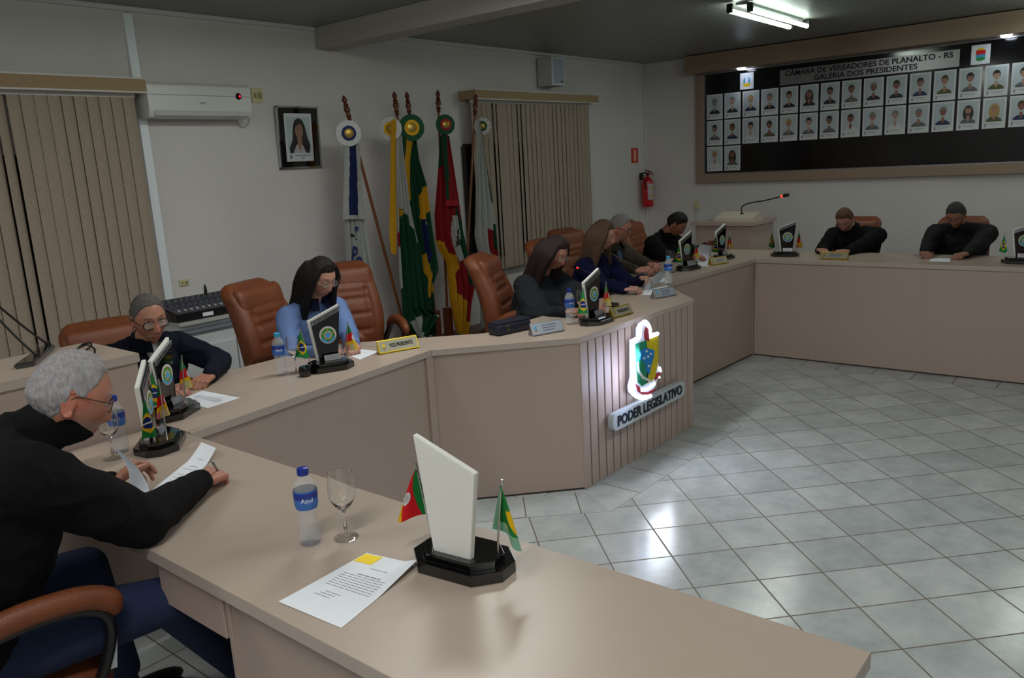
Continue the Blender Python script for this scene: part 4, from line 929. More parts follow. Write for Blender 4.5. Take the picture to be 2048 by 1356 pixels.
# ================================================================== FLAGS ON POLES
def F(pts, y): return [(PY(660+a*.39832, 160+b*.39832, y).x, PY(660+a*.39832, 160+b*.39832, y).z) for a, b in pts]
def inpoly(x, y, P):
    c = False; j = len(P)-1
    for i in range(len(P)):
        if (P[i][1] > y) != (P[j][1] > y) and x < (P[j][0]-P[i][0])*(y-P[i][1])/(P[j][1]-P[i][1])+P[i][0]: c = not c
        j = i
    return c
DG = mat('flag_deep_green', (8, 74, 44), .8, bump=.15, bscale=300); DB = mat('flag_deep_blue', (20, 34, 92), .8); DY = mat('flag_deep_yellow', (222, 170, 20), .8)
DR = mat('flag_deep_red', (158, 14, 30), .8); DW = mat('flag_satin_white', (196, 198, 194), .6, bump=.15, bscale=300); FR = mat('flag_ribbon_red', (190, 30, 40), .6)
def drape(name, L, R, y, cols, base, parent, loc, pleats=5, amp=.03, nx=56, nz=150, seed=0, sweep=0):
    """cloth between left edge L and right edge R (crop px, top to bottom), pleated in depth"""
    Lw, Rw = F(L, y), F(R, y); ms = [base]; polys = []
    for P, m in cols:
        if m not in ms: ms.append(m)
        polys.append((F(P, y), ms.index(m)))
    def at(W, v):
        # arc position along polyline
        d = [0]
        for i in range(len(W)-1): d.append(d[-1]+math.dist(W[i], W[i+1]))
        s = v*d[-1]
        for i in range(len(W)-1):
            if s <= d[i+1]+1e-9:
                t = (s-d[i])/(d[i+1]-d[i]); return (W[i][0]+(W[i+1][0]-W[i][0])*t, W[i][1]+(W[i+1][1]-W[i][1])*t)
        return W[-1]
    bm = bmesh.new(); g = []
    for i in range(nz+1):
        v = i/nz; a, b = at(Lw, v), at(Rw, v); row = []
        for j in range(nx+1):
            u = j/nx; x = a[0]+(b[0]-a[0])*u; z = a[1]+(b[1]-a[1])*u
            wv = math.sin(u*pleats*PI*2+seed+v*1.6)+.45*math.sin(u*pleats*PI*3.7+seed*2-v*3); am = amp*(.25+.75*min(1, v*2.2))
            row.append(bm.verts.new((x-loc[0]+am*.25*math.cos(u*pleats*PI*2+seed)*(0 < j < nx), y-loc[1]+wv*am+sweep*v, z-loc[2])))
        g.append(row)
    for i in range(nz):
        for j in range(nx):
            f = bm.faces.new((g[i][j], g[i][j+1], g[i+1][j+1], g[i+1][j]))
            cx = sum(k.co.x for k in f.verts)/4+loc[0]; cz = sum(k.co.z for k in f.verts)/4+loc[2]; mi = 0
            for P, m in polys:
                if inpoly(cx, cz, P): mi = m
            f.material_index = mi
    bmesh.ops.solidify(bm, geom=bm.faces[:], thickness=.0016)
    return mesh_obj(name, bm, ms, parent, smooth=math.radians(60))
def pole(label, top, bot, y, ytop=None):
    yt = y if ytop is None else ytop
    a = PY(660+top[0]*.39832, 160+top[1]*.39832, yt); b = PY(660+bot[0]*.39832, 160+bot[1]*.39832, y)
    d = (a-b).normalized(); b0 = b-d*((b.z-DZ-.405)/d.z)
    t = thing('flag', label, 'flag', b0)
    bm = bmesh.new(); tube(bm, [Vector((0, 0, 0)), a-b0-d*.2], .0135, 14); mesh_obj('pole', bm, POLE, t, smooth=math.radians(50))
    bm = bmesh.new(); M3 = frame_of(d)
    pr = [(.014, -.2), (.02, -.19), (.014, -.18), (.024, -.16), (.016, -.145), (.026, -.12), (.028, -.1), (.017, -.085), (.024, -.07), (.013, -.055), (.022, -.035), (.024, -.022), (.014, -.006), (.003, .012)]
    lathe(bm, pr, 18, a-b0, M3); mesh_obj('finial', bm, WOOD, t, smooth=math.radians(50))
    return t, b0
def rosette(c, r, y, outer, mid, parent, loc, name='rosette', yaw=.5):
    p = PY(660+c[0]*.39832, 160+c[1]*.39832, y)-Vector(loc); s = r
    Mr = Matrix.Rotation(-yaw, 3, 'Z') @ Matrix.Rotation(PI/2, 3, 'X')
    bm = bmesh.new(); n = 48; rows = []
    for k, (rr, zz) in enumerate(((s*.99, 0), (s, .012), (s*.8, .016), (s*.55, .02))):
        rows.append([bm.verts.new(Mr @ Vector((rr*(1+.05*math.sin(q*PI*2*12/n*2)*(k < 2))*math.cos(2*PI*q/n), rr*(1+.05*math.sin(q*PI*2*12/n*2)*(k < 2))*math.sin(2*PI*q/n), zz+.004*math.sin(q*PI*4*6/n)))+p) for q in range(n)])
    loftf(bm, rows); ro = mesh_obj(name, bm, outer, parent, smooth=math.radians(40))
    bm = bmesh.new(); lathe(bm, [(s*.56, .014), (s*.58, .026), (s*.4, .03)], 36, p, Mr); mesh_obj('rosette_ring', bm, mid, ro, smooth=math.radians(50))
    bm = bmesh.new(); lathe(bm, [(s*.36, .028), (s*.36, .036), (s*.2, .042), (s*.0, .043)], 24, p, Mr, cap=False); mesh_obj('rosette_badge', bm, mat('badge_brass', (170, 140, 60), .35, .6), ro, smooth=math.radians(50))
    return ro
# 1 white flag, blue ribbon
Y1 = 5.5
t, L0 = pole('leftmost standing flag, white with a navy and white ribbon, on a leaning pole', (68, 84), (352, 1160), 5.60)
drape('flag_cloth', [(70, 330), (75, 600), (90, 900), (118, 1120), (190, 1300), (206, 1310)], [(150, 320), (170, 650), (205, 860), (245, 1080), (268, 1215), (225, 1300)], Y1,
      [([(100, 770), (112, 775), (135, 800), (130, 803), (108, 788)], DG)], DW, t, L0, 5, .016, 120, 260, seed=1)
for ch, (x, y), sz, ro in (('P', (122, 880), .19, .25), ('O', (142, 925), .17, .4)):
    p = PY(660+x*.39832, 160+y*.39832, Y1-.035)-L0; text_mesh('lettering', ch, sz, .002, DB, t, T(p) @ RY(ro) @ Matrix.Diagonal((.62, 1, 1, 1)), bold=.004)
p = PY(660+134*.39832, 160+746*.39832, Y1-.035)-L0
st5 = [((.034 if k % 2 == 0 else .014)*math.sin(PI*k/5), (.034 if k % 2 == 0 else .014)*math.cos(PI*k/5)) for k in range(10)]
flat('star', [(st5, DB, 0)], t, T(p))
drape('ribbon', [(72, 300), (70, 500), (68, 698)], [(132, 300), (160, 500), (178, 698)], Y1-.05, [([(98, 300), (131, 300), (146, 676), (96, 676)], DB)], DW, t, L0, 1.3, .008, 34, 60)
rosette((92, 268), .105, Y1-.06, DW, DB, t, L0)
# 2 white/green with yellow ribbon
Y2 = 5.44
t, L0 = pole('standing flag in white over dark green with a plain yellow ribbon, second from the left', (322, 64), (470, 1180), 5.62)
drape('flag_cloth', [(335, 230), (336, 500), (334, 760), (345, 1000), (358, 1110), (362, 1225), (430, 1290)], [(352, 225), (400, 620), (440, 820), (470, 1000), (490, 1155), (540, 1180), (466, 1292)], Y2,
      [([(340, 640), (362, 646), (400, 730), (440, 825), (560, 1300), (340, 1300), (352, 1150), (348, 800)], DG), ([(336, 640), (350, 640), (356, 660), (350, 730), (336, 740)], DY), ([(334, 740), (350, 735), (346, 830), (334, 840)], DR),
       ([(400, 1215), (455, 1180), (468, 1296), (435, 1285)], DW)], DW, t, L0, 4, .028, seed=2.5)
drape('ribbon', [(308, 200), (302, 500), (300, 780), (310, 872)], [(332, 195), (334, 500), (334, 780), (332, 878)], Y2-.04, [], DY, t, L0, 1.2, .008, 20, 50)
rosette((306, 245), .1, Y2+.04, DW, DY, t, L0, yaw=1.0)
# 3 national flag green
Y3 = 5.5
t, L0 = pole('standing national flag in green, yellow and blue with a green and yellow rosette', (385, 66), (536, 1240), 5.66)
drape('flag_cloth', [(368, 290), (372, 420), (400, 560), (408, 700), (440, 900), (462, 1120), (470, 1290)], [(434, 290), (450, 400), (486, 530), (512, 760), (546, 950), (518, 1030), (536, 1270)], Y3,
      [([(456, 545), (488, 530), (500, 640), (470, 700), (450, 720), (440, 690), (446, 620)], DY), ([(462, 700), (480, 690), (500, 860), (498, 930), (470, 890), (448, 740)], DB),
       ([(472, 690), (484, 690), (480, 722), (470, 722)], DW), ([(476, 850), (500, 930), (514, 1060), (490, 1100), (478, 980), (462, 890)], DY), ([(478, 858), (492, 905), (484, 915)], DW)], DG, t, L0, 4, .026, seed=.6)
drape('ribbon', [(362, 280), (368, 400), (390, 520), (402, 610)], [(420, 280), (406, 400), (404, 520), (406, 615)], Y3-.05, [([(386, 280), (420, 280), (404, 400), (402, 612), (392, 560), (376, 420)], DY)], DG, t, L0, 1.2, .008, 24, 60)
rosette((408, 240), .118, Y3-.06, DG, DY, t, L0)
# 4 red
Y4 = 5.5
t, L0 = pole('standing state flag in red, green and yellow with a green rosette', (541, 56), (592, 1240), 5.66)
drape('flag_cloth', [(552, 280), (540, 450), (518, 680), (528, 830), (580, 920), (600, 1100), (640, 1270)], [(595, 280), (628, 520), (660, 760), (700, 930), (722, 1045), (708, 1120), (688, 1285)], Y4,
      [([(545, 280), (600, 280), (590, 380), (560, 430), (538, 445)], DG), ([(630, 600), (650, 700), (700, 900), (724, 1045), (700, 1020), (665, 900), (640, 760)], DG),
       ([(612, 682), (640, 678), (655, 780), (662, 900), (640, 930), (622, 860), (614, 780)], DW), ([(626, 750), (648, 745), (652, 810), (632, 840)], mat('flag_badge_dark', (60, 64, 50), .7)),
       ([(518, 795), (562, 812), (578, 855), (622, 880), (640, 940), (625, 1055), (690, 1115), (690, 1290), (630, 1290), (590, 1080), (570, 900), (520, 830)], DY)], DR, t, L0, 4, .026, seed=4)
drape('ribbon', [(558, 260), (566, 400), (582, 520), (586, 632)], [(590, 255), (606, 400), (630, 520), (642, 632)], Y4-.05, [([(558, 260), (585, 260), (600, 600), (586, 600)], DG), ([(580, 604), (648, 600), (648, 640), (580, 640)], FR)], DR, t, L0, 1.2, .008, 30, 70)
rosette((578, 224), .092, Y4-.06, DG, DR, t, L0)
# 5 white right
Y5 = 5.46
t, L0 = pole('rightmost standing flag, white with a green edge and dark badge', (732, 76), (672, 1240), 5.6)
drape('flag_cloth', [(742, 200), (730, 500), (716, 780), (735, 870), (745, 1000), (765, 1240)], [(752, 195), (772, 330), (815, 610), (828, 720), (842, 900), (850, 960), (790, 1250)], Y5,
      [([(752, 195), (775, 300), (822, 620), (812, 620), (764, 330)], DG), ([(812, 720), (830, 720), (842, 860), (820, 870), (804, 790)], DG), ([(794, 745), (806, 750), (812, 830), (842, 862), (842, 900), (815, 885), (798, 840)], DR),
       ([(736, 808), (742, 808), (742, 850), (765, 880), (762, 888), (738, 868)], INK)], DW, t, L0, 4, .026, seed=3.2)
rosette((766, 232), .085, Y5+.05, DW, DG, t, L0, yaw=1.0)
# stand
pts = [PY(660+x*.39832, 660, 5.6).x for x in (380, 640)]
t = thing('flag_stand', 'dark wooden stand holding the five flag poles, behind the presiding desk', 'flag stand', (5.62, 5.62, DZ))
bm = bmesh.new(); box(bm, (.02, 0, .06), (1.7, .3, .12), bevel=.012); mesh_obj('base', bm, WOOD, t)
for a, b in ((385, 1285), (536, 1255), (596, 1250), (680, 1280), (470, 1285)):
    p = PY(660+a*.39832, 160+b*.39832, 5.6)
    bm = bmesh.new(); box(bm, (p.x-5.62, -.02, .26), (.07, .07, .3), bevel=.006); mesh_obj('socket_post', bm, WOOD, t)
# ================================================================== PEOPLE
def capsule(bm, p0, r0, p1, r1, seg=14, flat=1.0, axis=None):
    p0, p1 = Vector(p0), Vector(p1); t = (p1-p0); L = t.length; t.normalize()
    if axis is not None:
        x = (Vector(axis)-t*Vector(axis).dot(t)).normalized(); y = t.cross(x)
    else: M = frame_of(t); x, y = M.col[0], M.col[1]
    rows = []; st = []
    for k in range(1, 5): a = -PI/2+PI/2*k/4.5; st.append((p0+t*r0*math.sin(a), r0*math.cos(a)))
    st += [(p0, r0), (p1, r1)]
    for k in range(1, 5): a = PI/2*k/4.5; st.append((p1+t*r1*math.sin(a), r1*math.cos(a)))
    for c, r in st: rows.append([bm.verts.new(c+x*math.cos(2*PI*k/seg)*r+y*math.sin(2*PI*k/seg)*r*flat) for k in range(seg)])
    loftf(bm, rows)
def chain(bm, pts, rs, flat=1.0, axis=None):
    for i in range(len(pts)-1): capsule(bm, pts[i], rs[i], pts[i+1], rs[i+1], 14, flat, axis)
def ellip(bm, c, M, rx, ry, rz, n=16):
    rows = []
    for i in range(1, n):
        a = -PI/2+PI*i/n
        rows.append([bm.verts.new(Vector(c)+M @ Vector((rx*math.cos(a)*math.cos(2*PI*k/24), ry*math.cos(a)*math.sin(2*PI*k/24), rz*math.sin(a)))) for k in range(24)])
    loftf(bm, rows)
def sst(a, b, x): t = np.clip((x-a)/(b-a), 0, 1); return t*t*(3-2*t)
def head_pts(n, off=0, wide=1.0, fem=0.0, hair=None):
    """n: Nx3 unit directions -> head surface points. x right, y forward, z up, origin at skull centre"""
    x, y, z = n[:, 0].copy(), n[:, 1].copy(), n[:, 2].copy()
    X = x*.0755*wide; Y = y*.096; Z = z*.118
    lo = sst(.15, -.95, z)
    X *= 1-(.40+.06*fem)*lo*sst(-.2, .9, y)-.25*lo*(1-sst(-.2, .9, y)); back = sst(.1, -.8, y)*sst(.0, -.7, z); Y = Y*(1-.42*back)
    Y += .006*sst(.2, .9, y)*sst(-.3, -.9, z)
    fr = sst(.15, .55, y)
    g = lambda u, c, s: np.exp(-((u-c)/s)**2)
    # nose
    nz = np.interp(Z, [-.062, -.050, -.044, -.036, -.015, .008, .024, .04], [0, .002, .012, .0205-.0025*fem, .0135, .005, .003, 0])
    nw = np.interp(Z, [-.05, -.038, -.01, .02], [.017, .0155, .0105, .009])
    Y += fr*nz*np.exp(-np.abs(X/nw)**2.4)
    Y += fr*(.0055-.003*fem)*g(Z, .034, .011)*g(np.abs(X), .026, .022)
    Y -= fr*.0125*g(Z, .012, .0125)*g(np.abs(X), .031, .016)
    Y -= fr*.003*g(Z, .018, .01)*g(X, 0, .012)
    Y += fr*.0045*g(Z, -.022, .018)*g(np.abs(X), .042, .018)
    Y += fr*.006*(g(Z, -.064, .0048)*.9+g(Z, -.076, .0055))*g(X, 0, .021)
    Y -= fr*.0035*g(Z, -.0697, .0022)*g(X, 0, .023)
    Y -= fr*.004*g(Z, -.087, .006)*g(X, 0, .022)
    Y += fr*.0065*g(Z, -.102, .012)*g(X, 0, .02)
    Y -= fr*.004*g(Z, -.045, .02)*g(np.abs(X), .03, .005)*.5
    P = np.stack([X, Y, Z], 1)
    if off is not 0: P = P+n*np.asarray(off)[:, None]
    return P
def dirs(nu=84, nv=64):
    out = []
    for i in range(1, nv):
        a = -PI/2+PI*i/nv
        for k in range(nu): b = 2*PI*k/nu; out.append((math.cos(a)*math.cos(b), math.cos(a)*math.sin(b), math.sin(a)))
    return np.array(out), nu, nv
def add_head(bm, HM, off=None, wide=1, fem=0, nu=84, nv=64):
    n, nu, nv = dirs(nu, nv); o = 0 if off is None else off(n)
    P = head_pts(n, o, wide, fem); rows = []
    for i in range(nv-1): rows.append([bm.verts.new(HM @ Vector(P[i*nu+k])) for k in range(nu)])
    loftf(bm, rows)
def remesh(bm, voxel, smooth=4, fac=.5, name='tmp'):
    me = bpy.data.meshes.new(name); bmesh.ops.recalc_face_normals(bm, faces=bm.faces[:]); bm.to_mesh(me); bm.free()
    o = bpy.data.objects.new(name, me); COL.objects.link(o)
    r = o.modifiers.new('r', 'REMESH'); r.mode = 'VOXEL'; r.voxel_size = voxel; r.use_smooth_shade = True
    if smooth: s = o.modifiers.new('s', 'SMOOTH'); s.iterations = smooth; s.factor = fac
    dg = bpy.context.evaluated_depsgraph_get(); dg.update()
    m2 = bpy.data.meshes.new_from_object(o.evaluated_get(dg)); bpy.data.objects.remove(o); bpy.data.meshes.remove(me)
    return m2
def put(name, me, mats, parent, loc):
    n = len(me.vertices); a = np.empty(n*3, 'f'); me.vertices.foreach_get('co', a); a = a.reshape(-1, 3)-np.array(loc, 'f'); me.vertices.foreach_set('co', a.ravel())
    me.materials.clear()
    for m in (mats if isinstance(mats, (list, tuple)) else [mats]): me.materials.append(m)
    me.polygons.foreach_set('use_smooth', [True]*len(me.polygons)); me.name = name
    o = bpy.data.objects.new(name, me); COL.objects.link(o); o.parent = parent; return o
def attr_skin(name, c, rough=.5):
    m = bpy.data.materials.new(name); m.use_nodes = True; nt = m.node_tree; b = nt.nodes['Principled BSDF']
    at = nt.nodes.new('ShaderNodeAttribute'); at.attribute_name = 'tone'; nt.links.new(at.outputs['Color'], b.inputs['Base Color'])
    b.inputs['Roughness'].default_value = rough; b.inputs['Subsurface Weight'].default_value = .06; b.inputs['Subsurface Radius'].default_value = (.02, .008, .004)
    n = nt.nodes.new('ShaderNodeTexNoise'); n.inputs['Scale'].default_value = 180; bp = nt.nodes.new('ShaderNodeBump'); bp.inputs['Strength'].default_value = .12; bp.inputs['Distance'].default_value = .004
    tc = nt.nodes.new('ShaderNodeTexCoord'); nt.links.new(tc.outputs['Object'], n.inputs[0]); nt.links.new(n.outputs['Fac'], bp.inputs['Height']); nt.links.new(bp.outputs[0], b.inputs['Normal'])
    return m
SKIN = attr_skin('skin', None)
def paint(me, HM, base0, stubble=None, lips=(150, 84, 76), brow=(60, 46, 38), loc=(0, 0, 0), fem=0):
    n = len(me.vertices); a = np.empty(n*3, 'f'); me.vertices.foreach_get('co', a); a = a.reshape(-1, 3)+np.array(loc)
    inv = np.array(HM.inverted()); q = a@inv[:3, :3].T+inv[:3, 3]
    base = [k*.86 for k in base0]; B = np.array([lin(k) for k in base]); col = np.tile(B, (n, 1)); near = (np.abs(q[:, 0]) < .09) & (np.abs(q[:, 1]) < .15) & (np.abs(q[:, 2]) < .14)
    g = lambda u, c, s: np.exp(-((u-c)/s)**2)
    fr = near*sst(.03, .06, q[:, 1])
    def mix(w, c): nonlocal col; w = np.clip(w, 0, 1)[:, None]; col = col*(1-w)+np.array([lin(k) for k in c])*w
    red = tuple(min(255, v) for v in (base[0]*1.02, base[1]*.84, base[2]*.8))
    mix(fr*.6*g(q[:, 2], -.03, .02)*g(np.abs(q[:, 0]), .04, .02), red); mix(fr*.7*g(q[:, 2], -.036, .012)*g(q[:, 0], 0, .014), red); mix(near*.6*(np.abs(q[:, 0]) > .072)*1.0, red)
    if stubble: mix(near*.55*sst(-.03, -.06, q[:, 2])*sst(.0, .04, q[:, 1])*(1-.0), stubble)
    mix(fr*1.0*(g(q[:, 2], -.069, .0085) > .45)*(g(q[:, 0], 0, .024) > .45), lips)
    mix(fr*.8*g(q[:, 2], .036-.25*np.maximum(0, np.abs(q[:, 0])-.034), .0042-.0014*fem)*sst(.050, .042, np.abs(q[:, 0]))*sst(.010, .016, np.abs(q[:, 0])), brow)
    mix(fr*.8*(g(q[:, 2], .006, .0028) > .4)*(np.abs(np.abs(q[:, 0])-.031) < .0135), (44, 30, 26))
    ca = me.color_attributes.new('tone', 'FLOAT_COLOR', 'POINT'); ca.data.foreach_set('color', np.concatenate([col, np.ones((n, 1))], 1).astype('f').ravel())
def hand(bm, W, f, nrm, sg, curl=.5, pinch=.0, sc=1.0, thumb_in=.4):
    """W wrist, f finger direction, nrm back of hand, sg thumb side (+1 = f x nrm side)"""
    W = Vector(W); f = Vector(f).normalized(); nrm = Vector(nrm); nrm = (nrm-f*nrm.dot(f)).normalized(); s = f.cross(nrm)*sg
    lens = [(.040, .024, .019), (.044, .028, .02), (.041, .026, .02), (.032, .02, .017)]
    for k in range(4):
        o = .030-.020*k; base = W+f*(.088-.004*abs(k-1))*sc+s*o*sc
        capsule(bm, W+s*o*.55*sc-f*.005, .0165*sc, base-nrm*.002, .0125*sc, 12)
        p = base; a = .12+.05*k; cu = curl+.07*k-(pinch*.2 if k == 0 else 0); r = (.0095, .0098, .0093, .0082)[k]*sc
        for j, L in enumerate(lens[k]):
            a += cu*(.75, .95, .6)[j]; d = (f*math.cos(a)-nrm*math.sin(a)+s*(.07-.05*k)*(1-cu*.5)).normalized(); q = p+d*L*sc; capsule(bm, p, r*(1-.06*j), q, r*(.93-.07*j), 10); p = q
    t0 = W+s*.022*sc+f*.02*sc-nrm*.006; d1 = (f*.72+s*.62-nrm*.25).normalized(); p1 = t0+d1*.038*sc
    d2 = (f*.9+s*(.35-.5*thumb_in)-nrm*(.2+.5*thumb_in)).normalized(); p2 = p1+d2*.032*sc; d3 = (f*.9-s*.15*thumb_in*2-nrm*(.3*thumb_in)).normalized(); p3 = p2+d3*.024*sc
    capsule(bm, t0, .0165*sc, p1, .0125*sc, 12); capsule(bm, p1, .0122*sc, p2, .0108*sc, 12); capsule(bm, p2, .0106*sc, p3, .0085*sc, 12)
def ik(Sh, W, pole, l1=.285, l2=.255):
    Sh, W = Vector(Sh), Vector(W); d = W-Sh; L = d.length
    k = max(1.0, L/(l1+l2)*1.001); l1 *= k; l2 *= k; a = (l1*l1-l2*l2+L*L)/(2*L); h = math.sqrt(max(1e-6, l1*l1-a*a)); dn = d/L; p = Vector(pole); p = (p-dn*p.dot(dn)).normalized()
    return Sh+dn*a+p*h
def person(label, head, hdir, htilt, hip, chest, fwd, handL, handR, skin=(190, 140, 116), jacket=None, shirt=None, hairmat=None, hair='short', scale=1.0, stubble=None,
           glasses=None, lips=(150, 84, 76), brow=(60, 46, 38), fem=0, voxel=.005, legs=None, jname='jacket', collar=True, bulk=1.0, hairline=0, poles=(None, None), elbows=(None, None), cape=False, wide=1.0, eyes=True, hold=(None, None), shw=.185, collar_m=None, slv=1.0, nk=.22, hem=0):
    head = Vector(head); hip = Vector(hip); chest = Vector(chest); F_ = Vector(fwd+(0,)).normalized() if len(fwd) == 2 else Vector(fwd).normalized(); R_ = Vector((F_.y, -F_.x, 0)).normalized()
    hy = Vector(hdir).normalized(); hz = Vector(htilt); hz = (hz-hy*hz.dot(hy)).normalized(); hx = hy.cross(hz)
    HM = Matrix(((hx.x, hy.x, hz.x, head.x), (hx.y, hy.y, hz.y, head.y), (hx.z, hy.z, hz.z, head.z), (0, 0, 0, 1)))
    sc = .97 if fem else 1.0; HM = HM @ Matrix.Scale(sc, 4)
    t = thing('person', label, 'person', (hip.x, hip.y, DZ)); t['group'] = 'people seated at the desks'; loc = tuple(t.location)
    up = (chest-hip).normalized(); SH = {}
    shw = shw*(.9 if fem else 1)
    for sgn, nm in ((-1, 'L'), (1, 'R')): SH[nm] = chest+R_*sgn*shw+Vector((0, 0, -.015))
    W = {'L': Vector(handL[0]), 'R': Vector(handR[0])}; EL = {}
    for i, nm in enumerate('LR'):
        sgn = -1 if nm == 'L' else 1
        if elbows[i] is not None: EL[nm] = Vector(elbows[i])
        else: EL[nm] = ik(SH[nm], W[nm], poles[i] if poles[i] is not None else (R_*sgn*.55+Vector((0, 0, -1))-F_*.15))
    neck0 = chest+up*.035-F_*.01; neck1 = head+HM.to_3x3() @ Vector((0, -.022, -.075))
    def torso(bm, k, z0=0.0):
        Fp = (up.cross(R_)*-1); Fp = R_.cross(up)*-1 if False else up.cross(R_)
        if Fp.dot(F_) < 0: Fp = -Fp
        rows = []; H = (chest-hip).length
        prof = [(-.06, .13, .10), (0, .175, .125), (.12, .17, .12), (.3, .155, .115), (.5, .165, .12), (.7, .18, .125), (.85, .185, .115), (.95, .17, .095), (1.03, .12, .075), (1.1, .07, .06)]
        for s_, w_, d_ in prof:
            bow = -.05*math.sin(PI*max(0, min(1, s_))); c = hip+(chest-hip)*s_+Fp*bow*-.2-Fp*(.0 if s_ < .9 else .0)
            kk = k*bulk; wv = w_*kk*(.92 if fem else 1); dv = d_*kk*(1+(.12 if bulk > 1.05 and .1 < s_ < .6 else 0))
            rows.append([bm.verts.new(c+R_*wv*abs(math.cos(a))**.85*math.copysign(1, math.cos(a))+Fp*dv*abs(math.sin(a))**.85*math.copysign(1, math.sin(a))) for a in [2*PI*q/28 for q in range(28)]])
        loftf(bm, rows)
    # body: head, neck, trunk, arms and hands in one skin
    bm = bmesh.new(); add_head(bm, HM, None, wide, fem)
    HR3 = HM.to_3x3()
    for e in (-1, 1):
        c = HM @ Vector((e*.0735*wide, -.008, -.006)); M3 = HR3 @ Matrix.Rotation(e*-.35, 3, 'Z') @ Matrix.Rotation(.12, 3, 'X')
        pts = [c+M3 @ Vector((e*.006, .014*math.cos(a)-.004, .031*math.sin(a)+.001-.004*(math.sin(a) < -.5))) for a in [PI*.35+PI*1.4*q/10 for q in range(11)]]
        for q in range(10): capsule(bm, pts[q], .0042, pts[q+1], .0042, 8)
        ellip(bm, c+M3 @ Vector((e*.001, -.001, 0)), M3, .004, .014, .026, 8)
        ellip(bm, c+M3 @ Vector((e*.004, .003, -.028)), M3, .004, .007, .008, 8)
        # eyelids
        ec = HM @ Vector((e*.031, .0745, .0125)); ellip(bm, ec+HR3 @ Vector((0, -.0002, .0035)), HR3, .0145, .0118, .0098, 10)
    capsule(bm, neck0, .062 if not fem else .052, neck1, .055 if not fem else .047, 20)
    torso(bm, .86)
    for i, nm in enumerate('LR'):
        hd_ = (handL, handR)[i]; capsule(bm, SH[nm], .048, EL[nm], .038); capsule(bm, EL[nm], .038, W[nm], .0265)
        sg = hd_[3] if len(hd_) > 3 else (1 if nm == 'L' else -1)
        hand(bm, W[nm], hd_[1], hd_[2], sg, hold[i] if hold[i] is not None else .5, sc=.93 if fem else 1.02)
    me = remesh(bm, voxel, 3, .5); b = put('body', me, SKIN, t, loc); paint(me, HM, skin, stubble, lips, brow, loc, fem)
    if eyes:
        for e in (-1, 1):
            ec = HM @ Vector((e*.031, .0742, .0085))-Vector(loc)
            bm = bmesh.new(); ellip(bm, ec, HR3, .0115, .0112, .0098, 12); eo = mesh_obj('eye', bm, mat('eye_white', (176, 168, 160), .2), b, smooth=True)
            bm = bmesh.new(); ellip(bm, ec+HR3 @ Vector((0, .0068, -.0012)), HR3, .0055, .0052, .0055, 8); mesh_obj('iris', bm, mat('eye_iris', (36, 24, 18), .15), eo, smooth=True)
    # hair
    if hairmat is not None:
        def off(n):
            x, y, z = n[:, 0], n[:, 1], n[:, 2]
            th = np.interp(y, [-.9, -.5, -.15, .08, .26, .6, .95], [-.62, -.5, -.2, -.05, .16, .60+hairline, .66+hairline])
            if hair == 'short': th = np.maximum(th, np.interp(y, [-.3, -.14, .12, .3], [-1, .13, .13, -1]))
            m = sst(-.05, .04, z-th+np.array([noise.noise(Vector((a*16, b_*16, c*5)))*.05 for a, b_, c in n])); tk = (.0015 if hair == 'short' else .003)+(.0065 if hair == 'short' else .010)*sst(0, .5, z-th)+.003*sst(.3, .9, z)
            nz = np.array([noise.noise(Vector((a*9, b_*9, c*9))) for a, b_, c in n])*.004
            return m*(tk+nz)-(1-m)*.012
        bm = bmesh.new(); add_head(bm, HM, off, wide, fem, 96, 72)
        # nose etc. stay inside because the uncovered part is sunk
        if hair == 'long':
            for e in (-1, 1):
                for q in range(7):
                    a0 = q/6; st = HM @ Vector((e*.055, .035-.11*a0, .085-.02*a0))
                    mid1 = HM @ Vector((e*(.093-.01*abs(a0-.4)), .045-.125*a0, .01)); mid2 = HM @ Vector((e*.092, .030-.12*a0, -.075))
                    base_ = head+(mid2-head)*1.0
                    dn = Vector((0, 0, -1)); tgt = chest+R_*(e*(.10-.03*a0) if (hx.dot(R_) > 0) else -e*(.10-.03*a0))+F_*(.06-.16*a0)+Vector((0, 0, -.03-.07*(q % 3)))
                    pts = spline([st, mid1, mid2, mid2.lerp(tgt, .5)+Vector((0, 0, .01)), tgt, tgt+Vector((0, 0, -.13))-F_*.01], 3); nn = len(pts)
                    chain(bm, pts, [.017+.006*math.sin(PI*min(1, k/nn*1.1))-.018*max(0, k/nn-.6)*2.2 for k in range(nn)])
            for q in range(5):
                x0 = (q-2)*.03; pts = spline([HM @ Vector((x0, -.07, .06)), HM @ Vector((x0*1.2, -.1, -.02)), HM @ Vector((x0*1.4, -.085, -.1)), chest-F_*.12+R_*x0*1.6+Vector((0, 0, -.05))], 4)
                chain(bm, pts, [.024]*len(pts))
        me = remesh(bm, .004 if voxel < .0045 else .0055, 1, .4); ho = put('hair', me, hairmat, t, loc)
    # glasses
    if glasses:
        gm, rr, sq = glasses; G = lambda x, y, z: HM @ Vector((x, y, z))-Vector(loc)
        bm = bmesh.new()
        for e in (-1, 1):
            pts = [G(e*.033+rr*1.12*abs(math.cos(a))**sq*math.copysign(1, math.cos(a)), .0945-.004*abs(math.cos(a)), .004+rr*.86*abs(math.sin(a))**sq*math.copysign(1, math.sin(a))) for a in [2*PI*k/24 for k in range(25)]]
            tube(bm, pts, .0015 if sq > .9 else .0028, 6)
            tube(bm, [G(e*(.033+rr*1.1), .091, .010), G(e*.074*wide, .085, .014), G(e*.0795*wide, .0, .016), G(e*.078*wide, -.012, .005)], .0015 if sq > .9 else .002, 6)
        tube(bm, [G(-.033+rr*1.05, .0945, .007), G(0, .099, .011), G(.033-rr*1.05, .0945, .007)], .0015, 6)
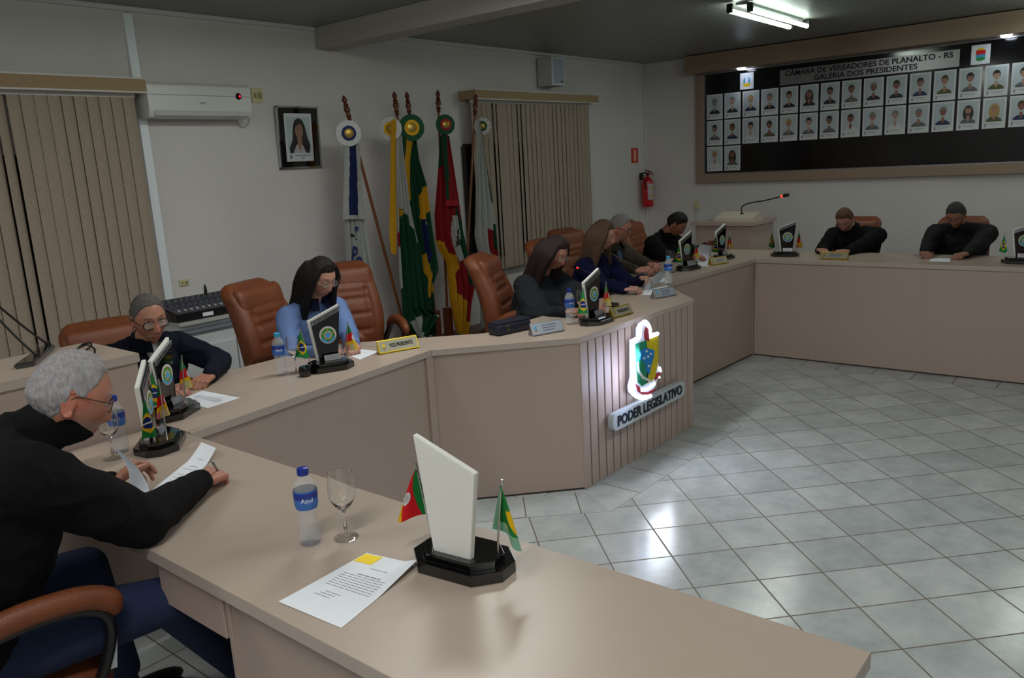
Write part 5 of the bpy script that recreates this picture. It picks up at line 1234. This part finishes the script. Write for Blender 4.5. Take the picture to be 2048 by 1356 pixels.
        go = mesh_obj('glasses', bm, gm, t, smooth=math.radians(60))
        for e in (-1, 1):
            bm = bmesh.new(); pts = [G(e*.033+rr*1.08*math.cos(a), .0935, .004+rr*.82*math.sin(a)) for a in [2*PI*k/20 for k in range(20)]]; bm.faces.new([bm.verts.new(p) for p in pts])
            bmesh.ops.solidify(bm, geom=bm.faces[:], thickness=.001)
            mesh_obj('lens', bm, mat('spectacle_lens', (235, 240, 240), .03, alpha=.14), go)
    # clothing
    bm = bmesh.new(); torso(bm, 1.07)
    for i, nm in enumerate('LR'):
        dW = (W[nm]-EL[nm]).normalized(); cuff = W[nm]-dW*.012
        capsule(bm, SH[nm], .072*bulk, EL[nm], .056*bulk*slv, 20); capsule(bm, EL[nm], .055*bulk*slv, cuff, .038*slv, 20)
        capsule(bm, chest+R_*(-.08 if nm == 'L' else .08)+up*.02, .055*bulk, SH[nm], .068*bulk, 16)
        if cape: capsule(bm, SH[nm]+up*.01, .085, EL[nm]+Vector((0, 0, -.02)), .10, 20); capsule(bm, chest-up*.1, .14, EL[nm].lerp(hip, .3), .12, 20)
    if hem: ellip(bm, hip+F_*.04+Vector((0, 0, .05)), Matrix((R_, F_, Vector((0, 0, 1)))).transposed(), .25, .21, .17); capsule(bm, hip+up*.12, .2, chest-up*.12, .2, 24)
    capsule(bm, chest+up*.01, .085, neck0+(neck1-neck0)*nk, .071 if not fem else .06, 22)
    me = remesh(bm, .0055 if voxel < .0045 else .008, 5, .5)
    n = len(me.vertices); a = np.empty(n*3, 'f'); me.vertices.foreach_get('co', a); a = a.reshape(-1, 3); nn = np.empty(n*3, 'f'); me.vertices.foreach_get('normal', nn); nn = nn.reshape(-1, 3)
    for i in range(n):
        p = Vector(a[i]); q = Vector((p.x*9, p.y*9, p.z*13)); d = noise.noise(q+Vector((noise.noise(q*.6)*1.5, 3, 1)))
        d = (1-abs(d)*2.4)*.5; a[i] += nn[i]*(.011*d-.002)
    me.vertices.foreach_set('co', a.ravel())
    # keep cloth off the throat: open V at the front
    jo = put(jname, me, jacket, t, loc)
    cm = collar_m or jacket
    Fp = F_; cn = neck0+(neck1-neck0)*(nk-.04)-Vector(loc)
    if collar:
        for e in (-1, 1):
            bm = bmesh.new(); rows = []
            for q in range(9):
                a = PI*(-.5)+e*(PI*.0)+e*PI*q/8*.93; c, s_ = math.cos(a), math.sin(a)
                rr = .078 if not fem else .066
                p = cn+R_*(rr*math.cos(a))+F_*(rr*math.sin(a))*(1) ; o_ = (R_*math.cos(a)+F_*math.sin(a))
                drop = .018+.0*q+(.06 if q > 6 else 0)
                pts = [p-up*.01*1+o_*.004, p+up*.032, p+up*.028+o_*.012, p+o_*(.03+.004*q)-up*(.012+.004*q)]
                rows.append([bm.verts.new(x) for x in pts])
            for q in range(8):
                for k in range(3): bm.faces.new((rows[q][k], rows[q][k+1], rows[q+1][k+1], rows[q+1][k]))
            bmesh.ops.solidify(bm, geom=bm.faces[:], thickness=.004)
            mesh_obj('collar', bm, cm, jo, smooth=math.radians(60))
    if shirt:
        bm = bmesh.new()      # shirt front in the open jacket
        fr = chest+F_*(.118*bulk+.012)-Vector(loc)
        cen = [cn+F_*.062+up*.012, cn+F_*.085-up*.03, fr-up*.06, fr-up*.20]
        wd = [.038, .05, .042, .012]; rows = [[bm.verts.new(c+R_*w_*u+F_*.012*(1-u*u)) for u in (-1, -.5, 0, .5, 1)] for c, w_ in zip(cen, wd)]
        for q in range(3):
            for k in range(4): bm.faces.new((rows[q][k], rows[q][k+1], rows[q+1][k+1], rows[q+1][k]))
        bmesh.ops.solidify(bm, geom=bm.faces[:], thickness=.006); mesh_obj('shirt', bm, shirt, t, smooth=True)
    # trousers and shoes
    if legs is None:
        k0 = hip+F_*.42+Vector((0, 0, .0)); legs = [(hip-R_*.09, k0-R_*.12, k0-R_*.13+F_*.02+Vector((0, 0, -.44))), (hip+R_*.09, k0+R_*.12, k0+R_*.13+F_*.02+Vector((0, 0, -.44)))]
        legs = [(a_, b_, Vector((c_.x, c_.y, DZ+.09))) for a_, b_, c_ in legs]; tm = mat('dark_trousers', (26, 30, 44), .8); sv = .012
    else: tm = mat('blue_jeans', (24, 38, 72), .9, bump=.3, bscale=500, var=.15, vscale=30); sv = .007
    bm = bmesh.new(); ellip(bm, hip, Matrix((R_, F_, Vector((0, 0, 1)))).transposed(), .175*bulk, .14*bulk, .115, 12)
    for a_, b_, c_ in legs: capsule(bm, a_, .092*bulk, b_, .068, 18); capsule(bm, b_, .068, c_, .05, 18)
    me = remesh(bm, sv, 3, .5); put('trousers', me, tm, t, loc)
    for a_, b_, c_ in legs:
        c_ = Vector(c_)-Vector(loc); bm = bmesh.new(); M3 = Matrix((R_, F_, Vector((0, 0, 1)))).transposed(); c_.z = .045
        ellip(bm, c_+F_*.06, M3, .046, .135, .04, 10); box(bm, c_+F_*.06+Vector((0, 0, -.033)), (.085, .26, .022), rot=M3, bevel=.01); capsule(bm, c_-F_*.01, .045, c_+Vector((0, 0, .05)), .042)
        mesh_obj('shoe', bm, mat('black_shoe', (14, 14, 15), .4), t, smooth=math.radians(50))
    return t
def hairm(name, c, rough=.45, stretch=(1, 1, .12)): return mat(name, c, max(rough, .6), spec=.25, bump=.55, bscale=260, var=.3, vscale=120, stretch=stretch)
H_WHITE = hairm('hair_white', (156, 153, 155), .7); H_GREY = hairm('hair_grey', (92, 88, 84), .6); H_SILV = hairm('hair_silver', (128, 124, 120), .6); H_DARK = hairm('hair_dark', (24, 19, 18)); H_BROWN = hairm('hair_brown', (82, 62, 46)); H_DBR = hairm('hair_dark_brown', (40, 28, 26)); H_FAIR = hairm('hair_light_brown', (94, 68, 50), .6); H_SALT = hairm('hair_salt', (62, 60, 60), .6)
C_BLACK = mat('black_cloth', (14, 14, 16), 1.0, spec=.2, bump=.3, bscale=350); C_NAVY = mat('navy_cloth', (13, 18, 33), .9, spec=.2, bump=.25, bscale=300); C_BLUE = mat('blue_shirt_cloth', (96, 122, 172), .8, bump=.2, bscale=250, var=.1, vscale=300)
C_CAPE = mat('charcoal_cape_cloth', (34, 37, 41), 1, spec=.15, bump=.5, bscale=200); C_NSW = mat('navy_knit', (14, 17, 48), 1, spec=.15, bump=.4, bscale=220); C_TWEED = mat('brown_tweed', (72, 64, 56), 1, spec=.2, bump=.4, bscale=260, var=.35, vscale=150); C_WHITE = mat('white_tshirt', (206, 208, 214), .8); C_LBL = mat('pale_blue_shirt', (120, 148, 178), .8); C_DNAVY = mat('navy_collar_cloth', (22, 32, 76), .8); C_BLK2 = mat('black_padded_cloth', (12, 12, 14), .8, spec=.25, bump=.4, bscale=60)
FR_BR = mat('thin_brown_frame', (70, 40, 30), .3, .3); FR_BK = mat('black_frame', (20, 16, 16), .25); FR_MT = mat('fine_metal_frame', (150, 126, 110), .3, .8)
Z = Vector
# 1 white haired man in the foreground
person('white haired person in glasses and black jacket, writing at the foreground desk', (.805, 2.19, 1.36), (.90, -.24, -.42), (.42, -.05, .9), (.46, 2.42, .73), (.64, 2.285, 1.235), (.97, .0),
       ((1.005, 2.51, .985), (.55, .35, .12), (-.35, .5, .75)), ((1.20, 2.335, .962), (.88, .42, -.05), (-.1, -.35, .9)),
       skin=(196, 132, 108), jacket=C_BLACK, hairmat=H_WHITE, stubble=(150, 140, 136), glasses=(FR_BR, .021, 1.0), brow=(150, 146, 142), voxel=.0036, bulk=1.3, slv=1.0, nk=.82, hem=1, hairline=.1, elbows=(None, (.915, 2.15, .98)),
       legs=[((.46, 2.33, .72), (.95, 2.14, .73), (1.24, 2.36, .28)), ((.46, 2.55, .72), (.92, 2.62, .70), (1.0, 2.66, .28))], hold=(.8, .85), shw=.19, wide=1.04)
# 2 man in navy jacket
person('person in navy jacket, white t-shirt and dark framed glasses, looking toward the camera side', (1.835, 3.86, 1.25), (-.12, -.95, -.22), (-.1, -.1, 1), (1.88, 4.12, .73), (1.855, 3.99, 1.08), (.05, -1),
       ((1.985, 3.64, .955), (-.85, -.5, -.05), (0, -.2, .95)), ((1.72, 3.62, .955), (.5, -.8, 0), (0, -.2, .95)), elbows=((2.14, 3.79, .975), None), shw=.168,
       skin=(188, 128, 104), jacket=C_NAVY, shirt=C_WHITE, hairmat=H_GREY, glasses=(FR_BK, .023, .7), brow=(70, 56, 50), voxel=.004, hairline=.14, hold=(.8, .6), bulk=1.06, stubble=(150, 120, 106))
# 3 woman in blue shirt
person('long dark haired person in glasses and blue shirt, writing beside the desk plaque', (2.86, 3.84, 1.31), (.02, -.88, -.46), (0, -.45, .9), (2.86, 4.1, .73), (2.88, 3.98, 1.10), (-.06, -1),
       ((2.80, 3.53, .955), (-.55, -.8, 0), (.1, -.1, .95)), ((2.62, 3.6, .955), (.5, -.8, 0), (0, -.2, .95)),
       skin=(204, 152, 130), jacket=C_BLUE, jname='blue_shirt', collar_m=C_DNAVY, hairmat=H_DARK, hair='long', glasses=(FR_MT, .0225, 1.0), brow=(40, 30, 28), fem=1, voxel=.004, lips=(158, 84, 82), hold=(.75, .7))
# 4 woman in cape
P4 = person('dark haired person in glasses and charcoal cape at the presiding desk', (4.40, 3.30, 1.285), (.0, -.87, -.5), (0, -.45, .9), (4.42, 3.62, .73), (4.43, 3.46, 1.07), (-.02, -1),
       ((4.36, 2.96, .955), (-.5, -.85, 0), (.1, -.1, .95)), ((4.1, 3.0, .955), (.3, -.9, 0), (0, -.2, .95)),
       skin=(190, 132, 112), jacket=C_CAPE, jname='cape', collar=False, hairmat=H_DBR, hair='long', glasses=(FR_MT, .0225, 1.0), fem=1, cape=True, hold=(.7, .7), lips=(140, 70, 70))
# 5 woman in navy
person('brown haired person in navy sweater reading a sheet at the presiding desk', (5.30, 3.50, 1.31), (.28, -.88, -.30), (0, -.25, .95), (5.3, 3.72, .73), (5.32, 3.58, 1.09), (-.05, -1),
       ((5.32, 3.16, .985), (-.4, -.9, .1), (.5, -.1, .8)), ((4.98, 3.10, .96), (.5, -.85, 0), (-.1, -.2, .95)),
       skin=(196, 146, 126), jacket=C_NSW, jname='sweater', collar=False, hairmat=H_BROWN, hair='long', fem=1, hold=(.8, .7))
# 6 grey haired man in tweed
person('grey haired person in glasses and brown tweed jacket with pale blue shirt', (6.16, 3.88, 1.285), (.30, -.9, -.32), (0, -.3, .95), (6.2, 4.14, .73), (6.18, 4.0, 1.07), (-.02, -1),
       ((6.02, 3.50, .99), (-.3, -.9, .1), (.3, -.1, .9)), ((5.78, 3.48, .975), (.4, -.85, .1), (-.3, -.2, .9)),
       skin=(196, 132, 112), jacket=C_TWEED, shirt=C_LBL, hairmat=H_SILV, glasses=(FR_BK, .021, .8), stubble=(160, 140, 130), brow=(110, 100, 96), hold=(.9, .9), bulk=1.05)
# 7 dark haired man head lowered
person('dark haired person in black jacket with head lowered, holding a curved sheet', (7.10, 3.83, 1.235), (.25, -.72, -.66), (.1, -.6, .75), (7.15, 4.1, .73), (7.08, 3.97, 1.08), (-.05, -1),
       ((7.1, 3.5, 1.03), (.1, -.8, .3), (.7, -.1, .6)), ((6.78, 3.5, .96), (.5, -.8, 0), (-.1, -.2, .95)),
       skin=(160, 104, 80), jacket=C_BLACK, hairmat=H_DARK, hold=(.8, .7), bulk=1.08)
# 8 light brown haired man
person('light brown haired person in black, looking down behind the gold name plate', (8.02, 2.53, 1.195), (-.80, -.02, -.60), (-.55, 0, .8), (8.22, 2.44, .73), (8.13, 2.46, 1.05), (-1, -.05),
       ((7.58, 2.36, .955), (-.7, .6, 0), (-.1, 0, .95)), ((7.62, 2.62, .955), (-.7, -.6, 0), (-.1, 0, .95)),
       skin=(196, 140, 122), jacket=C_BLACK, hairmat=H_FAIR, hold=(.85, .85), bulk=1.16, collar=False, shw=.2)
# 9 man in padded jacket
person('dark grey haired person in black padded jacket at the far right desk', (8.02, 1.58, 1.235), (-.84, -.0, -.55), (-.5, 0, .85), (8.22, 1.55, .73), (8.13, 1.55, 1.08), (-1, 0),
       ((7.56, 1.40, .955), (-.7, .3, 0), (-.1, 0, .95)), ((7.58, 1.72, .955), (-.7, -.3, 0), (-.1, 0, .95)),
       skin=(166, 112, 90), jacket=C_BLK2, hairmat=H_SALT, hold=(.8, .8), bulk=1.2, shw=.205)
# pens
def pen(label, a, b, m):
    a, b = Vector(a), Vector(b); c = (a+b)/2
    bm = bmesh.new(); tube(bm, [a-c, a-c+(b-a)*.12, b-c], [.001, .004, .004], 8); tag(mesh_obj('pen', bm, m, None, smooth=True, loc=c), label, 'pen')
pen('silver pen in the writing hand of the white haired person', (1.305, 2.40, .92), (1.235, 2.32, 1.02), SILVER)
